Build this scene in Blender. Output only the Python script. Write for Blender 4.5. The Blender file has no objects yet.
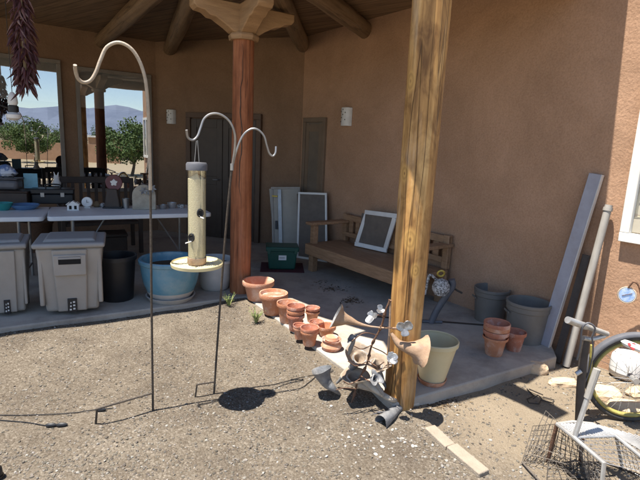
import bpy, math, random
import numpy as np
from mathutils import Vector, Matrix, noise as mnoise
random.seed(7); rng = np.random.default_rng(7)
scn = bpy.context.scene; COL = scn.collection
rad = math.radians
# ------------------------------------------------------------------ camera
F = 480.0; CAM = Vector((0, 0, 1.62)); PITCH = rad(11.1); ROLL = rad(2.7)
CM = Matrix.Rotation(math.pi/2-PITCH, 3, 'X') @ Matrix.Rotation(ROLL, 3, 'Z')
cd = bpy.data.cameras.new('camera'); cam = bpy.data.objects.new('camera', cd); COL.objects.link(cam)
cam.location = CAM; cam.rotation_euler = CM.to_euler(); cd.sensor_width = 36; cd.lens = 27.0
cd.clip_start = 0.02; cd.clip_end = 9000; scn.camera = cam
def ray(px, py): return CM @ Vector(((px-320)/F, -(py-240)/F, -1))
def P(px, py, z=0.0):
    d = ray(px, py); return CAM + d*((z-CAM.z)/d.z)
def PY(px, py, y):
    d = ray(px, py); return CAM + d*(y/d.y)
def PL(px, py, p0, n):
    d = ray(px, py); return CAM + d*((Vector(p0)-CAM).dot(n)/d.dot(n))
def proj(p):
    q = CM.transposed() @ (Vector(p)-CAM); return 320+F*q.x/-q.z, 240-F*q.y/-q.z
# ------------------------------------------------------------------ materials
def newmat(name):
    m = bpy.data.materials.new(name); m.use_nodes = True
    nt = m.node_tree; return m, nt, nt.nodes['Principled BSDF']
def setin(b, k, v):
    if k in b.inputs: b.inputs[k].default_value = v
def c4(c): return (c[0], c[1], c[2], 1)
def mat(name, c1, c2=None, scale=8, rough=.7, bump=0, bscale=60, stretch=(1, 1, 1), metal=0, spec=.4, detail=6, contrast=(.3, .7), dirt=None, dscale=2.5, damt=.5, bdist=.01):
    m, nt, b = newmat(name); N = nt.nodes; L = nt.links
    setin(b, 'Roughness', rough); setin(b, 'Metallic', metal); setin(b, 'Specular IOR Level', spec)
    tc = N.new('ShaderNodeTexCoord'); mp = N.new('ShaderNodeMapping'); mp.inputs['Scale'].default_value = stretch
    L.new(tc.outputs['Object'], mp.inputs['Vector'])
    if c2 is None: c2 = tuple(x*.78 for x in c1)
    n = N.new('ShaderNodeTexNoise'); n.inputs['Scale'].default_value = scale; n.inputs['Detail'].default_value = detail; n.inputs['Roughness'].default_value = .62
    L.new(mp.outputs[0], n.inputs['Vector'])
    r = N.new('ShaderNodeValToRGB'); r.color_ramp.elements[0].position = contrast[0]; r.color_ramp.elements[1].position = contrast[1]
    r.color_ramp.elements[0].color = c4(c2); r.color_ramp.elements[1].color = c4(c1)
    L.new(n.outputs['Fac'], r.inputs['Fac']); out = r.outputs['Color']
    if dirt:
        n2 = N.new('ShaderNodeTexNoise'); n2.inputs['Scale'].default_value = dscale; n2.inputs['Detail'].default_value = 8; n2.inputs['Roughness'].default_value = .7
        L.new(tc.outputs['Object'], n2.inputs['Vector'])
        r2 = N.new('ShaderNodeValToRGB'); r2.color_ramp.elements[0].position = .48; r2.color_ramp.elements[1].position = .68
        r2.color_ramp.elements[0].color = (0, 0, 0, 1); r2.color_ramp.elements[1].color = (damt, damt, damt, 1)
        L.new(n2.outputs['Fac'], r2.inputs['Fac'])
        mx = N.new('ShaderNodeMix'); mx.data_type = 'RGBA'
        L.new(r2.outputs['Color'], mx.inputs[0]); L.new(out, mx.inputs[6]); mx.inputs[7].default_value = c4(dirt); out = mx.outputs[2]
    L.new(out, b.inputs['Base Color'])
    if bump:
        nb = N.new('ShaderNodeTexNoise'); nb.inputs['Scale'].default_value = bscale; nb.inputs['Detail'].default_value = 5
        L.new(mp.outputs[0], nb.inputs['Vector'])
        bp = N.new('ShaderNodeBump'); bp.inputs['Strength'].default_value = bump; bp.inputs['Distance'].default_value = bdist
        L.new(nb.outputs['Fac'], bp.inputs['Height']); L.new(bp.outputs['Normal'], b.inputs['Normal'])
    return m
def log_mat(name, cols, knots=(), knot_in=(.62, .40, .14), knot_ring=(.20, .10, .04), gscale=14, gloss=.5, bumps=.5, patch=.35):
    """round-log timber: long fibres along Z, drifting tone, drying checks and knots at the given local points"""
    m, nt, b = newmat(name); N = nt.nodes; L = nt.links
    setin(b, 'Roughness', gloss); setin(b, 'Specular IOR Level', .35)
    tc = N.new('ShaderNodeTexCoord')
    def noise(sc, st, det=6, dist=0):
        mp = N.new('ShaderNodeMapping'); mp.inputs['Scale'].default_value = st; L.new(tc.outputs['Object'], mp.inputs[0])
        n = N.new('ShaderNodeTexNoise'); n.inputs['Scale'].default_value = sc; n.inputs['Detail'].default_value = det; n.inputs['Distortion'].default_value = dist
        n.inputs['Roughness'].default_value = .6
        L.new(mp.outputs[0], n.inputs['Vector']); return n.outputs['Fac']
    g = noise(gscale, (1, 1, .07), 8, .6); d = noise(3.0, (1, 1, .45), 5, .5); f = noise(60, (1, 1, .03), 4)
    add = N.new('ShaderNodeMath'); add.operation = 'MULTIPLY_ADD'; L.new(g, add.inputs[0]); add.inputs[1].default_value = .62
    ml = N.new('ShaderNodeMath'); ml.operation = 'MULTIPLY'; L.new(d, ml.inputs[0]); ml.inputs[1].default_value = .38; L.new(ml.outputs[0], add.inputs[2])
    r = N.new('ShaderNodeValToRGB'); e = r.color_ramp.elements
    e[0].position = .36; e[0].color = c4(cols[0]); e[1].position = .64; e[1].color = c4(cols[2])
    k = e.new(.5); k.color = c4(cols[1]); L.new(add.outputs[0], r.inputs['Fac']); out = r.outputs['Color']
    # fine fibre streaks
    r3 = N.new('ShaderNodeValToRGB'); r3.color_ramp.elements[0].position = .35; r3.color_ramp.elements[0].color = (.62, .58, .52, 1); r3.color_ramp.elements[1].position = .58; r3.color_ramp.elements[1].color = (1, 1, 1, 1)
    L.new(f, r3.inputs['Fac'])
    mu = N.new('ShaderNodeMix'); mu.data_type = 'RGBA'; mu.blend_type = 'MULTIPLY'; mu.inputs[0].default_value = .8
    L.new(out, mu.inputs[6]); L.new(r3.outputs[0], mu.inputs[7]); out = mu.outputs[2]
    # drying checks
    ck = noise(7.5, (1, 1, .035), 2, .25)
    r4 = N.new('ShaderNodeValToRGB'); ee = r4.color_ramp.elements; ee[0].position = .492; ee[0].color = (0, 0, 0, 1); ee[1].position = .5; ee[1].color = (.75, .75, .75, 1)
    x = ee.new(.508); x.color = (0, 0, 0, 1); L.new(ck, r4.inputs['Fac'])
    mx = N.new('ShaderNodeMix'); mx.data_type = 'RGBA'; L.new(r4.outputs[0], mx.inputs[0]); L.new(out, mx.inputs[6]); mx.inputs[7].default_value = c4(tuple(q*.35 for q in cols[0])); out = mx.outputs[2]
    pt = noise(11, (1, 1, .5), 8, .8)
    r5 = N.new('ShaderNodeValToRGB'); r5.color_ramp.elements[0].position = .34; r5.color_ramp.elements[0].color = (.50, .44, .38, 1); r5.color_ramp.elements[1].position = .56; r5.color_ramp.elements[1].color = (1.08, 1.08, 1.08, 1); L.new(pt, r5.inputs['Fac'])
    m5 = N.new('ShaderNodeMix'); m5.data_type = 'RGBA'; m5.blend_type = 'MULTIPLY'; m5.inputs[0].default_value = patch; L.new(out, m5.inputs[6]); L.new(r5.outputs[0], m5.inputs[7]); out = m5.outputs[2]
    gry = noise(10, (1, 1, .12), 5, .4)
    r6 = N.new('ShaderNodeValToRGB'); r6.color_ramp.elements[0].position = .55; r6.color_ramp.elements[0].color = (0, 0, 0, 1); r6.color_ramp.elements[1].position = .70; r6.color_ramp.elements[1].color = (.4*patch, .4*patch, .4*patch, 1); L.new(gry, r6.inputs['Fac'])
    m6 = N.new('ShaderNodeMix'); m6.data_type = 'RGBA'; L.new(r6.outputs[0], m6.inputs[0]); L.new(out, m6.inputs[6]); m6.inputs[7].default_value = c4(tuple(.5*q+.22 for q in cols[2])); out = m6.outputs[2]
    wob = noise(9, (1, 1, .6), 4)
    for (kx, ky, kz, kr) in knots:
        sb = N.new('ShaderNodeVectorMath'); sb.operation = 'SUBTRACT'; L.new(tc.outputs['Object'], sb.inputs[0]); sb.inputs[1].default_value = (kx, ky, kz)
        sc = N.new('ShaderNodeVectorMath'); sc.operation = 'MULTIPLY'; L.new(sb.outputs[0], sc.inputs[0]); sc.inputs[1].default_value = (1/kr, 1/kr, .62/kr)
        ln = N.new('ShaderNodeVectorMath'); ln.operation = 'LENGTH'; L.new(sc.outputs[0], ln.inputs[0])
        wa = N.new('ShaderNodeMath'); wa.operation = 'MULTIPLY_ADD'; L.new(wob, wa.inputs[0]); wa.inputs[1].default_value = .9; L.new(ln.outputs['Value'], wa.inputs[2])
        rk = N.new('ShaderNodeValToRGB'); q = rk.color_ramp.elements
        q[0].position = .62; q[0].color = (1, 1, 1, 1); q[1].position = 1.0; q[1].color = (0, 0, 0, 1)
        hv = N.new('ShaderNodeMath'); hv.operation = 'MULTIPLY'; L.new(wa.outputs[0], hv.inputs[0]); hv.inputs[1].default_value = .5
        L.new(hv.outputs[0], rk.inputs['Fac'])
        rc = N.new('ShaderNodeValToRGB'); q = rc.color_ramp.elements
        q[0].position = .30; q[0].color = c4(knot_ring); q[1].position = .95; q[1].color = c4(cols[1]); z = q.new(.42); z.color = c4(knot_in); z = q.new(.60); z.color = c4(tuple(.5*(a+b_) for a, b_ in zip(knot_in, knot_ring))); z = q.new(.72); z.color = c4(knot_in)
        L.new(hv.outputs[0], rc.inputs['Fac'])
        mk = N.new('ShaderNodeMix'); mk.data_type = 'RGBA'; L.new(rk.outputs[0], mk.inputs[0]); L.new(out, mk.inputs[6]); L.new(rc.outputs[0], mk.inputs[7]); out = mk.outputs[2]
    L.new(out, b.inputs['Base Color'])
    bp = N.new('ShaderNodeBump'); bp.inputs['Strength'].default_value = bumps; bp.inputs['Distance'].default_value = .006
    bs = N.new('ShaderNodeMath'); bs.operation = 'SUBTRACT'; L.new(g, bs.inputs[0]); L.new(r4.outputs[0], bs.inputs[1]); L.new(bs.outputs[0], bp.inputs['Height'])
    L.new(bp.outputs[0], b.inputs['Normal'])
    return m
# stucco: troweled, slightly blotchy
def stucco(name, ca, cb, bstr=.4):
    m, nt, b = newmat(name); N = nt.nodes; L = nt.links
    setin(b, 'Roughness', .95); setin(b, 'Specular IOR Level', .15)
    tc = N.new('ShaderNodeTexCoord')
    n = N.new('ShaderNodeTexNoise'); n.inputs['Scale'].default_value = 1.1; n.inputs['Detail'].default_value = 9; n.inputs['Roughness'].default_value = .68; n.inputs['Distortion'].default_value = .6; L.new(tc.outputs['Object'], n.inputs[0])
    r = N.new('ShaderNodeValToRGB'); r.color_ramp.elements[0].position = .36; r.color_ramp.elements[0].color = c4(ca); r.color_ramp.elements[1].position = .64; r.color_ramp.elements[1].color = c4(cb)
    L.new(n.outputs[0], r.inputs[0])
    f = N.new('ShaderNodeTexNoise'); f.inputs['Scale'].default_value = 75; f.inputs['Detail'].default_value = 4; L.new(tc.outputs['Object'], f.inputs[0])
    r2 = N.new('ShaderNodeValToRGB'); r2.color_ramp.elements[0].position = .33; r2.color_ramp.elements[0].color = (.72, .70, .68, 1); r2.color_ramp.elements[1].position = .6; r2.color_ramp.elements[1].color = (1, 1, 1, 1); L.new(f.outputs[0], r2.inputs[0])
    mu = N.new('ShaderNodeMix'); mu.data_type = 'RGBA'; mu.blend_type = 'MULTIPLY'; mu.inputs[0].default_value = .55; L.new(r.outputs[0], mu.inputs[6]); L.new(r2.outputs[0], mu.inputs[7]); L.new(mu.outputs[2], b.inputs['Base Color'])
    v = N.new('ShaderNodeTexNoise'); v.inputs['Scale'].default_value = 55; v.inputs['Detail'].default_value = 6; v.inputs['Roughness'].default_value = .55; L.new(tc.outputs['Object'], v.inputs[0])
    bp = N.new('ShaderNodeBump'); bp.inputs['Strength'].default_value = bstr; bp.inputs['Distance'].default_value = .010; L.new(v.outputs[0], bp.inputs['Height'])
    w = N.new('ShaderNodeTexNoise'); w.inputs['Scale'].default_value = 4; w.inputs['Detail'].default_value = 3; L.new(tc.outputs['Object'], w.inputs[0])
    bp2 = N.new('ShaderNodeBump'); bp2.inputs['Strength'].default_value = .35; bp2.inputs['Distance'].default_value = .04; L.new(w.outputs[0], bp2.inputs['Height']); L.new(bp2.outputs[0], bp.inputs['Normal'])
    L.new(bp.outputs[0], b.inputs['Normal']); return m
def pebble_ground(name):
    m, nt, b = newmat(name); N = nt.nodes; L = nt.links
    setin(b, 'Roughness', .95); setin(b, 'Specular IOR Level', .15)
    tc = N.new('ShaderNodeTexCoord')
    def nz(s, d=5, rr=.6):
        n = N.new('ShaderNodeTexNoise'); n.inputs['Scale'].default_value = s; n.inputs['Detail'].default_value = d; n.inputs['Roughness'].default_value = rr; L.new(tc.outputs['Object'], n.inputs[0]); return n.outputs[0]
    def ramp(fac, stops):
        r = N.new('ShaderNodeValToRGB'); e = r.color_ramp.elements; e[0].position, e[0].color = stops[0][0], c4(stops[0][1]); e[1].position, e[1].color = stops[-1][0], c4(stops[-1][1])
        for p, c in stops[1:-1]: k = e.new(p); k.color = c4(c)
        L.new(fac, r.inputs[0]); return r.outputs[0]
    def mix(f, a, bb, bl='MIX'):
        x = N.new('ShaderNodeMix'); x.data_type = 'RGBA'; x.blend_type = bl
        if isinstance(f, float): x.inputs[0].default_value = f
        else: L.new(f, x.inputs[0])
        for i, q in ((6, a), (7, bb)):
            if isinstance(q, tuple): x.inputs[i].default_value = c4(q)
            else: L.new(q, x.inputs[i])
        return x.outputs[2]
    base = ramp(nz(1.6, 9, .72), [(.34, (.106, .088, .070)), (.5, (.150, .127, .100)), (.66, (.186, .160, .128))])
    vo = N.new('ShaderNodeTexVoronoi'); vo.inputs['Scale'].default_value = 95; L.new(tc.outputs['Object'], vo.inputs[0])
    sep = N.new('ShaderNodeSeparateColor'); L.new(vo.outputs['Color'], sep.inputs[0])
    peb = ramp(sep.outputs[0], [(0, (.62, .58, .52)), (.18, (.85, .8, .74)), (.55, (1, .97, .93)), (.85, (1.12, 1.1, 1.05)), (1, (1.6, 1.6, 1.6))])
    col = mix(.85, base, peb, 'MULTIPLY')
    edge = ramp(vo.outputs['Distance'], [(0, (1, 1, 1)), (.45, (1, 1, 1)), (.85, (.66, .63, .6))])
    col = mix(.8, col, edge, 'MULTIPLY')
    # sandier, finer soil on the right-hand bed
    sx = N.new('ShaderNodeSeparateXYZ'); L.new(tc.outputs['Object'], sx.inputs[0])
    ln = N.new('ShaderNodeMath'); ln.operation = 'MULTIPLY_ADD'; L.new(sx.outputs[1], ln.inputs[0]); ln.inputs[1].default_value = .75; L.new(sx.outputs[0], ln.inputs[2])
    l2 = N.new('ShaderNodeMath'); l2.operation = 'MULTIPLY_ADD'; L.new(nz(3, 4), l2.inputs[0]); l2.inputs[1].default_value = .7; L.new(ln.outputs[0], l2.inputs[2])
    mr = N.new('ShaderNodeMapRange'); mr.inputs[1].default_value = 2.85; mr.inputs[2].default_value = 3.35; L.new(l2.outputs[0], mr.inputs[0])
    sand = mix(.6, ramp(nz(2.2, 6), [(.3, (.215, .17, .118)), (.7, (.275, .222, .158))]), ramp(nz(160, 4), [(.3, (.7, .68, .65)), (.65, (1.1, 1.1, 1.1))]), 'MULTIPLY')
    mk = N.new('ShaderNodeMath'); mk.operation = 'MULTIPLY'; L.new(mr.outputs[0], mk.inputs[0]); mk.inputs[1].default_value = .8
    col = mix(mk.outputs[0], col, sand)
    L.new(col, b.inputs['Base Color'])
    ad = N.new('ShaderNodeMath'); ad.operation = 'MULTIPLY_ADD'; L.new(vo.outputs['Distance'], ad.inputs[0]); ad.inputs[1].default_value = -.6; L.new(nz(140, 5), ad.inputs[2])
    bp = N.new('ShaderNodeBump'); bp.inputs['Strength'].default_value = .9; bp.inputs['Distance'].default_value = .008; L.new(ad.outputs[0], bp.inputs['Height']); L.new(bp.outputs[0], b.inputs['Normal'])
    return m
def island_mat(name, stops, rough=.85):
    m, nt, b = newmat(name); N = nt.nodes; L = nt.links; setin(b, 'Roughness', rough); setin(b, 'Specular IOR Level', .25)
    g = N.new('ShaderNodeNewGeometry'); r = N.new('ShaderNodeValToRGB'); e = r.color_ramp.elements
    e[0].position, e[0].color = stops[0][0], c4(stops[0][1]); e[1].position, e[1].color = stops[-1][0], c4(stops[-1][1])
    for p, c in stops[1:-1]: k = e.new(p); k.color = c4(c)
    L.new(g.outputs['Random Per Island'], r.inputs[0])
    tc = N.new('ShaderNodeTexCoord'); n = N.new('ShaderNodeTexNoise'); n.inputs['Scale'].default_value = 180; L.new(tc.outputs['Object'], n.inputs[0])
    mx = N.new('ShaderNodeMix'); mx.data_type = 'RGBA'; mx.blend_type = 'MULTIPLY'; mx.inputs[0].default_value = .35; L.new(r.outputs[0], mx.inputs[6]); L.new(n.outputs['Color'], mx.inputs[7]); L.new(mx.outputs[2], b.inputs['Base Color'])
    return m
def pane_mat(name, mirror=.42, tint=(.9, .93, .95)):
    m = bpy.data.materials.new(name); m.use_nodes = True; nt = m.node_tree; N = nt.nodes; N.clear()
    o = N.new('ShaderNodeOutputMaterial'); t = N.new('ShaderNodeBsdfTransparent'); t.inputs[0].default_value = c4(tint)
    g = N.new('ShaderNodeBsdfGlossy'); g.inputs['Roughness'].default_value = .004; g.inputs['Color'].default_value = (.95, .97, 1, 1)
    x = N.new('ShaderNodeMixShader'); x.inputs[0].default_value = mirror
    nt.links.new(t.outputs[0], x.inputs[1]); nt.links.new(g.outputs[0], x.inputs[2]); nt.links.new(x.outputs[0], o.inputs[0]); return m
def plank_mat(name, ang):
    m, nt, b = newmat(name); N = nt.nodes; L = nt.links; setin(b, 'Roughness', .75)
    tc = N.new('ShaderNodeTexCoord'); mp = N.new('ShaderNodeMapping'); mp.inputs['Rotation'].default_value = (0, 0, ang); L.new(tc.outputs['Object'], mp.inputs[0])
    br = N.new('ShaderNodeTexBrick'); br.offset = .37; br.inputs['Scale'].default_value = 1; br.inputs['Brick Width'].default_value = 3.2; br.inputs['Row Height'].default_value = .14; br.inputs['Mortar Size'].default_value = .004
    br.inputs['Color1'].default_value = (.25, .165, .095, 1); br.inputs['Color2'].default_value = (.19, .12, .07, 1); br.inputs['Mortar'].default_value = (.03, .02, .012, 1); L.new(mp.outputs[0], br.inputs[0])
    m2 = N.new('ShaderNodeMapping'); m2.inputs['Scale'].default_value = (.6, 9, 9); L.new(mp.outputs[0], m2.inputs[0])
    n = N.new('ShaderNodeTexNoise'); n.inputs['Scale'].default_value = 4; n.inputs['Detail'].default_value = 7; L.new(m2.outputs[0], n.inputs[0])
    r = N.new('ShaderNodeValToRGB'); r.color_ramp.elements[0].position = .3; r.color_ramp.elements[0].color = (.55, .5, .45, 1); r.color_ramp.elements[1].position = .65; r.color_ramp.elements[1].color = (1.1, 1.05, 1, 1); L.new(n.outputs[0], r.inputs[0])
    mx = N.new('ShaderNodeMix'); mx.data_type = 'RGBA'; mx.blend_type = 'MULTIPLY'; mx.inputs[0].default_value = .9; L.new(br.outputs[0], mx.inputs[6]); L.new(r.outputs[0], mx.inputs[7]); L.new(mx.outputs[2], b.inputs['Base Color']); return m
# ------------------------------------------------------------------ mesh builder
class MB:
    def __init__(s): s.v = []; s.f = []
    def add(s, vs, fs):
        o = len(s.v); s.v += [tuple(q) for q in vs]; s.f += [tuple(i+o for i in f) for f in fs]; return s
    def box(s, lo, hi, M=None):
        (a, b, c), (d, e, g) = lo, hi
        vs = [Vector(q) for q in ((a, b, c), (d, b, c), (d, e, c), (a, e, c), (a, b, g), (d, b, g), (d, e, g), (a, e, g))]
        if M: vs = [M @ q for q in vs]
        return s.add(vs, [(0, 3, 2, 1), (4, 5, 6, 7), (0, 1, 5, 4), (1, 2, 6, 5), (2, 3, 7, 6), (3, 0, 4, 7)])
    def beam(s, a, b, w, h, up=(0, 0, 1)):
        a, b = Vector(a), Vector(b); d = (b-a).normalized(); u = Vector(up); x = d.cross(u)
        if x.length < 1e-4: x = d.cross(Vector((0, 1, 0)))
        x.normalize(); y = x.cross(d).normalized(); x *= w/2; y *= h/2
        vs = [a-x-y, a+x-y, a+x+y, a-x+y, b-x-y, b+x-y, b+x+y, b-x+y]
        return s.add(vs, [(0, 3, 2, 1), (4, 5, 6, 7), (0, 1, 5, 4), (1, 2, 6, 5), (2, 3, 7, 6), (3, 0, 4, 7)])
    def frus(s, lo, hi, z0, z1, taper, M=None):   # box that narrows towards z0
        (a, b), (d, e) = lo, hi; cx, cy = (a+d)/2, (b+e)/2
        q = lambda x, y, z, t: Vector((cx+(x-cx)*t, cy+(y-cy)*t, z))
        vs = [q(a, b, z0, taper), q(d, b, z0, taper), q(d, e, z0, taper), q(a, e, z0, taper), q(a, b, z1, 1), q(d, b, z1, 1), q(d, e, z1, 1), q(a, e, z1, 1)]
        if M: vs = [M @ k for k in vs]
        return s.add(vs, [(0, 3, 2, 1), (4, 5, 6, 7), (0, 1, 5, 4), (1, 2, 6, 5), (2, 3, 7, 6), (3, 0, 4, 7)])
    def tube(s, pts, r, n=10, caps=True, rad_fn=None):
        pts = [Vector(p) for p in pts]; k = len(pts); rs = r if isinstance(r, (list, tuple)) else [r]*k
        prev = None; vs = []
        for i, p in enumerate(pts):
            t = (pts[min(i+1, k-1)]-pts[max(i-1, 0)])
            if t.length < 1e-9: t = Vector((0, 0, 1))
            t.normalize()
            if prev is None:
                x = t.cross(Vector((0, 0, 1)))
                if x.length < .05: x = t.cross(Vector((0, 1, 0)))
            else: x = prev - t*prev.dot(t)
            x.normalize(); prev = x; y = t.cross(x)
            for j in range(n):
                a = 2*math.pi*j/n; rr = rs[i]*(rad_fn(i, a) if rad_fn else 1); vs.append(p+(x*math.cos(a)+y*math.sin(a))*rr)
        fs = [(i*n+j, i*n+(j+1) % n, (i+1)*n+(j+1) % n, (i+1)*n+j) for i in range(k-1) for j in range(n)]
        if caps: fs += [tuple(range(n))[::-1], tuple(range((k-1)*n, k*n))]
        return s.add(vs, fs)
    def lathe(s, prof, n=32, c=(0, 0, 0), M=None, wob=None, caps=False):
        vs = []; k = len(prof)
        for (r, z) in prof:
            for j in range(n):
                a = 2*math.pi*j/n; rr = r*(wob(a, z) if wob else 1); q = Vector((c[0]+rr*math.cos(a), c[1]+rr*math.sin(a), c[2]+z)); vs.append(M @ q if M else q)
        fs = [(i*n+j, i*n+(j+1) % n, (i+1)*n+(j+1) % n, (i+1)*n+j) for i in range(k-1) for j in range(n)]
        if caps and prof[0][0] > 1e-6: fs.append(tuple(range(n))[::-1])
        if caps and prof[-1][0] > 1e-6: fs.append(tuple(range((k-1)*n, k*n)))
        return s.add(vs, fs)
    def prism(s, poly, z0, z1):
        n = len(poly); vs = [(p[0], p[1], z0) for p in poly]+[(p[0], p[1], z1) for p in poly]
        ar = sum(poly[i][0]*poly[(i+1) % n][1]-poly[(i+1) % n][0]*poly[i][1] for i in range(n))
        up = list(range(n)) if ar > 0 else list(range(n))[::-1]
        fs = [tuple(up[::-1]), tuple(i+n for i in up)]
        for i in range(n):
            a, b = up[i], up[(i+1) % n]; fs.append((a, b, b+n, a+n))
        return s.add(vs, fs)
    def build(s, name, m, parent=None, world=False, smooth=35, bevel=0, bseg=2):
        vs = s.v
        if world and parent is not None:
            inv = ROOT[parent.name].inverted(); vs = [tuple(inv @ Vector(q)) for q in vs]
        me = bpy.data.meshes.new(name); me.from_pydata(vs, [], s.f); me.materials.append(m); me.update()
        if smooth:
            me.polygons.foreach_set('use_smooth', [True]*len(me.polygons)); me.set_sharp_from_angle(angle=rad(smooth))
        o = bpy.data.objects.new(name, me); COL.objects.link(o)
        if parent is not None: o.parent = parent; ROOT[o.name] = ROOT[parent.name]
        else: ROOT[o.name] = Matrix()
        if bevel:
            b = o.modifiers.new('bevel', 'BEVEL'); b.width = bevel; b.segments = bseg; b.limit_method = 'ANGLE'; b.angle_limit = rad(40)
        return o
ROOT = {}
def tag(o, label=None, cat=None, group=None, kind=None):
    if label: o['label'] = label
    if cat: o['category'] = cat
    if group: o['group'] = group
    if kind: o['kind'] = kind
    return o
def thing(name, label, cat, loc=(0, 0, 0), rz=0, group=None):
    o = bpy.data.objects.new(name, None); COL.objects.link(o); o.location = loc; o.rotation_euler = (0, 0, rz); o.empty_display_size = .1
    ROOT[o.name] = Matrix.Translation(Vector(loc)) @ Matrix.Rotation(rz, 4, 'Z'); return tag(o, label, cat, group)
def mono(mb, name, label, cat, m, loc=(0, 0, 0), rz=0, group=None, **k):
    """a thing that is one mesh"""
    o = mb.build(name, m, **k); o.location = loc; o.rotation_euler = (0, 0, rz); return tag(o, label, cat, group)
def copy_tree(o, parent=None):
    c = o.copy(); COL.objects.link(c)
    if parent is not None: c.parent = parent; c.matrix_parent_inverse.identity()
    for ch in list(o.children): copy_tree(ch, c)
    return c
def arc(c, r, a0, a1, n, ax=(1, 0, 0), ay=(0, 0, 1)):
    c = Vector(c); ax = Vector(ax); ay = Vector(ay)
    return [c+ax*(r*math.cos(a0+(a1-a0)*i/n))+ay*(r*math.sin(a0+(a1-a0)*i/n)) for i in range(n+1)]
def spline(pts, m=6):
    pts = [Vector(p) for p in pts]; out = []
    q = [2*pts[0]-pts[1]]+pts+[2*pts[-1]-pts[-2]]
    for i in range(1, len(q)-2):
        for j in range(m):
            t = j/m; a, b, c, d = q[i-1], q[i], q[i+1], q[i+2]
            out.append(.5*((2*b)+(c-a)*t+(2*a-5*b+4*c-d)*t*t+(3*b-a-3*c+d)*t**3))
    out.append(pts[-1]); return out
# ------------------------------------------------------------------ palette
M = {}
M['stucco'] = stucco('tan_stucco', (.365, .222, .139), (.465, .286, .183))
M['stucco_dark'] = stucco('darker_stucco', (.205, .128, .08), (.26, .163, .104), .3)  # darker tone used for the recessed window and door walls
M['concrete'] = mat('concrete', (.43, .378, .315), (.345, .302, .25), 3.5, .9, .35, 120, dirt=(.12, .10, .085), dscale=2.1, damt=.55)
M['ground'] = pebble_ground('pebble_ground')
M['pebble'] = island_mat('pebble', [(0, (.088, .075, .061)), (.35, (.142, .121, .096)), (.7, (.182, .158, .129)), (.92, (.24, .215, .183)), (1, (.34, .32, .288))])
M['whitestone'] = island_mat('white_stone', [(0, (.27, .245, .21)), (.5, (.34, .315, .28)), (1, (.46, .44, .405))])
M['plank'] = plank_mat('ceiling_plank', rad(36))
M['viga'] = log_mat('viga_timber', ((.15, .098, .058), (.22, .145, .085), (.29, .195, .115)), gscale=10)
M['redlog'] = log_mat('red_post_timber', ((.20, .066, .026), (.32, .115, .048), (.41, .165, .075)), gscale=10, gloss=.75, bumps=.5, patch=.4)
M['corbel'] = mat('corbel_timber', (.40, .25, .13), (.26, .155, .078), 3, .6, .4, 30, (1, 1, 8), contrast=(.3, .65))
M['frame_brown'] = mat('brown_frame', (.11, .066, .042), None, 6, .6, .15, 50)
M['frame_tan'] = mat('tan_metal_frame', (.20, .14, .092), None, 6, .5)
M['door_dark'] = mat('dark_door', (.055, .036, .026), (.04, .026, .019), 6, .45)
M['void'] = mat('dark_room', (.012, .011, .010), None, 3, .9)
M['grey_backing'] = mat('pane_backing', (.50, .47, .42), (.44, .41, .37), 20, .9)  # grey sheet behind glass; on the window wall it imitates the reflected porch roof
M['pane'] = pane_mat('window_pane', .46)
M['vinyl'] = mat('white_vinyl', (.78, .75, .69), (.70, .67, .60), 6, .4)
M['terra'] = mat('terracotta', (.50, .225, .12), (.40, .16, .08), 9, .85, .25, 90, dirt=(.60, .42, .33), dscale=11, damt=.8)
M['terra_pale'] = mat('pale_terracotta', (.58, .30, .19), (.46, .20, .11), 7, .88, .25, 90, dirt=(.68, .55, .46), dscale=6, damt=.8)
M['terra_dark'] = mat('rosy_terracotta', (.47, .20, .125), (.36, .13, .075), 9, .85, .25, 90, dirt=(.58, .46, .40), dscale=10, damt=.85)
M['beige'] = mat('beige_plastic', (.34, .305, .265), (.29, .26, .225), 4, .5, .1, 150, dirt=(.30, .25, .20), dscale=3.5, damt=.3)
M['beige_dk'] = mat('beige_lid_plastic', (.30, .285, .27), (.25, .24, .225), 4, .5, .1, 150)
M['black'] = mat('black_plastic', (.018, .018, .02), None, 8, .42)
M['blackm'] = mat('black_metal', (.025, .024, .023), (.05, .038, .03), 20, .55, metal=.3)
M['blue'] = mat('blue_glaze', (.13, .29, .37), (.085, .21, .29), 3, .22, .1, 20, dirt=(.30, .36, .36), dscale=5, damt=.4, spec=.6)
M['whitepot'] = mat('grey_white_glaze', (.50, .48, .45), (.38, .365, .34), 5, .45)
M['green'] = mat('green_plastic', (.018, .085, .062), (.013, .065, .047), 5, .4)
M['maroon'] = mat('maroon_mat', (.085, .022, .028), (.06, .016, .02), 40, .95, .4, 200)
M['tabletop'] = mat('white_table_plastic', (.72, .71, .70), (.66, .65, .64), 5, .45, .05, 200)
M['steel'] = mat('grey_steel', (.36, .35, .34), (.26, .25, .24), 12, .42, metal=.75)
M['galv'] = mat('galvanised_steel', (.50, .50, .49), (.38, .37, .36), 25, .45, metal=.6, dirt=(.22, .15, .10), dscale=12, damt=.4)
M['crook_white'] = mat('worn_white_enamel', (.47, .40, .31), (.33, .26, .185), 18, .55, .2, 80, dirt=(.16, .10, .06), dscale=9, damt=.8)
M['rust'] = mat('rusty_iron', (.20, .105, .062), (.09, .052, .036), 30, .85, .5, 90, metal=.2)
M['iron'] = mat('weathered_dark_iron', (.085, .066, .05), (.05, .04, .032), 30, .7, .3, 90, metal=.2)
M['rusthorn'] = mat('rusted_tan_sheet', (.38, .25, .155), (.25, .155, .095), 18, .72, .25, 60, metal=.1, dirt=(.30, .29, .28), dscale=5, damt=.55)
M['creamhorn'] = mat('cream_enamel', (.50, .43, .34), (.38, .31, .235), 12, .75, .2, 60, dirt=(.20, .16, .13), dscale=9, damt=.7)
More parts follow.
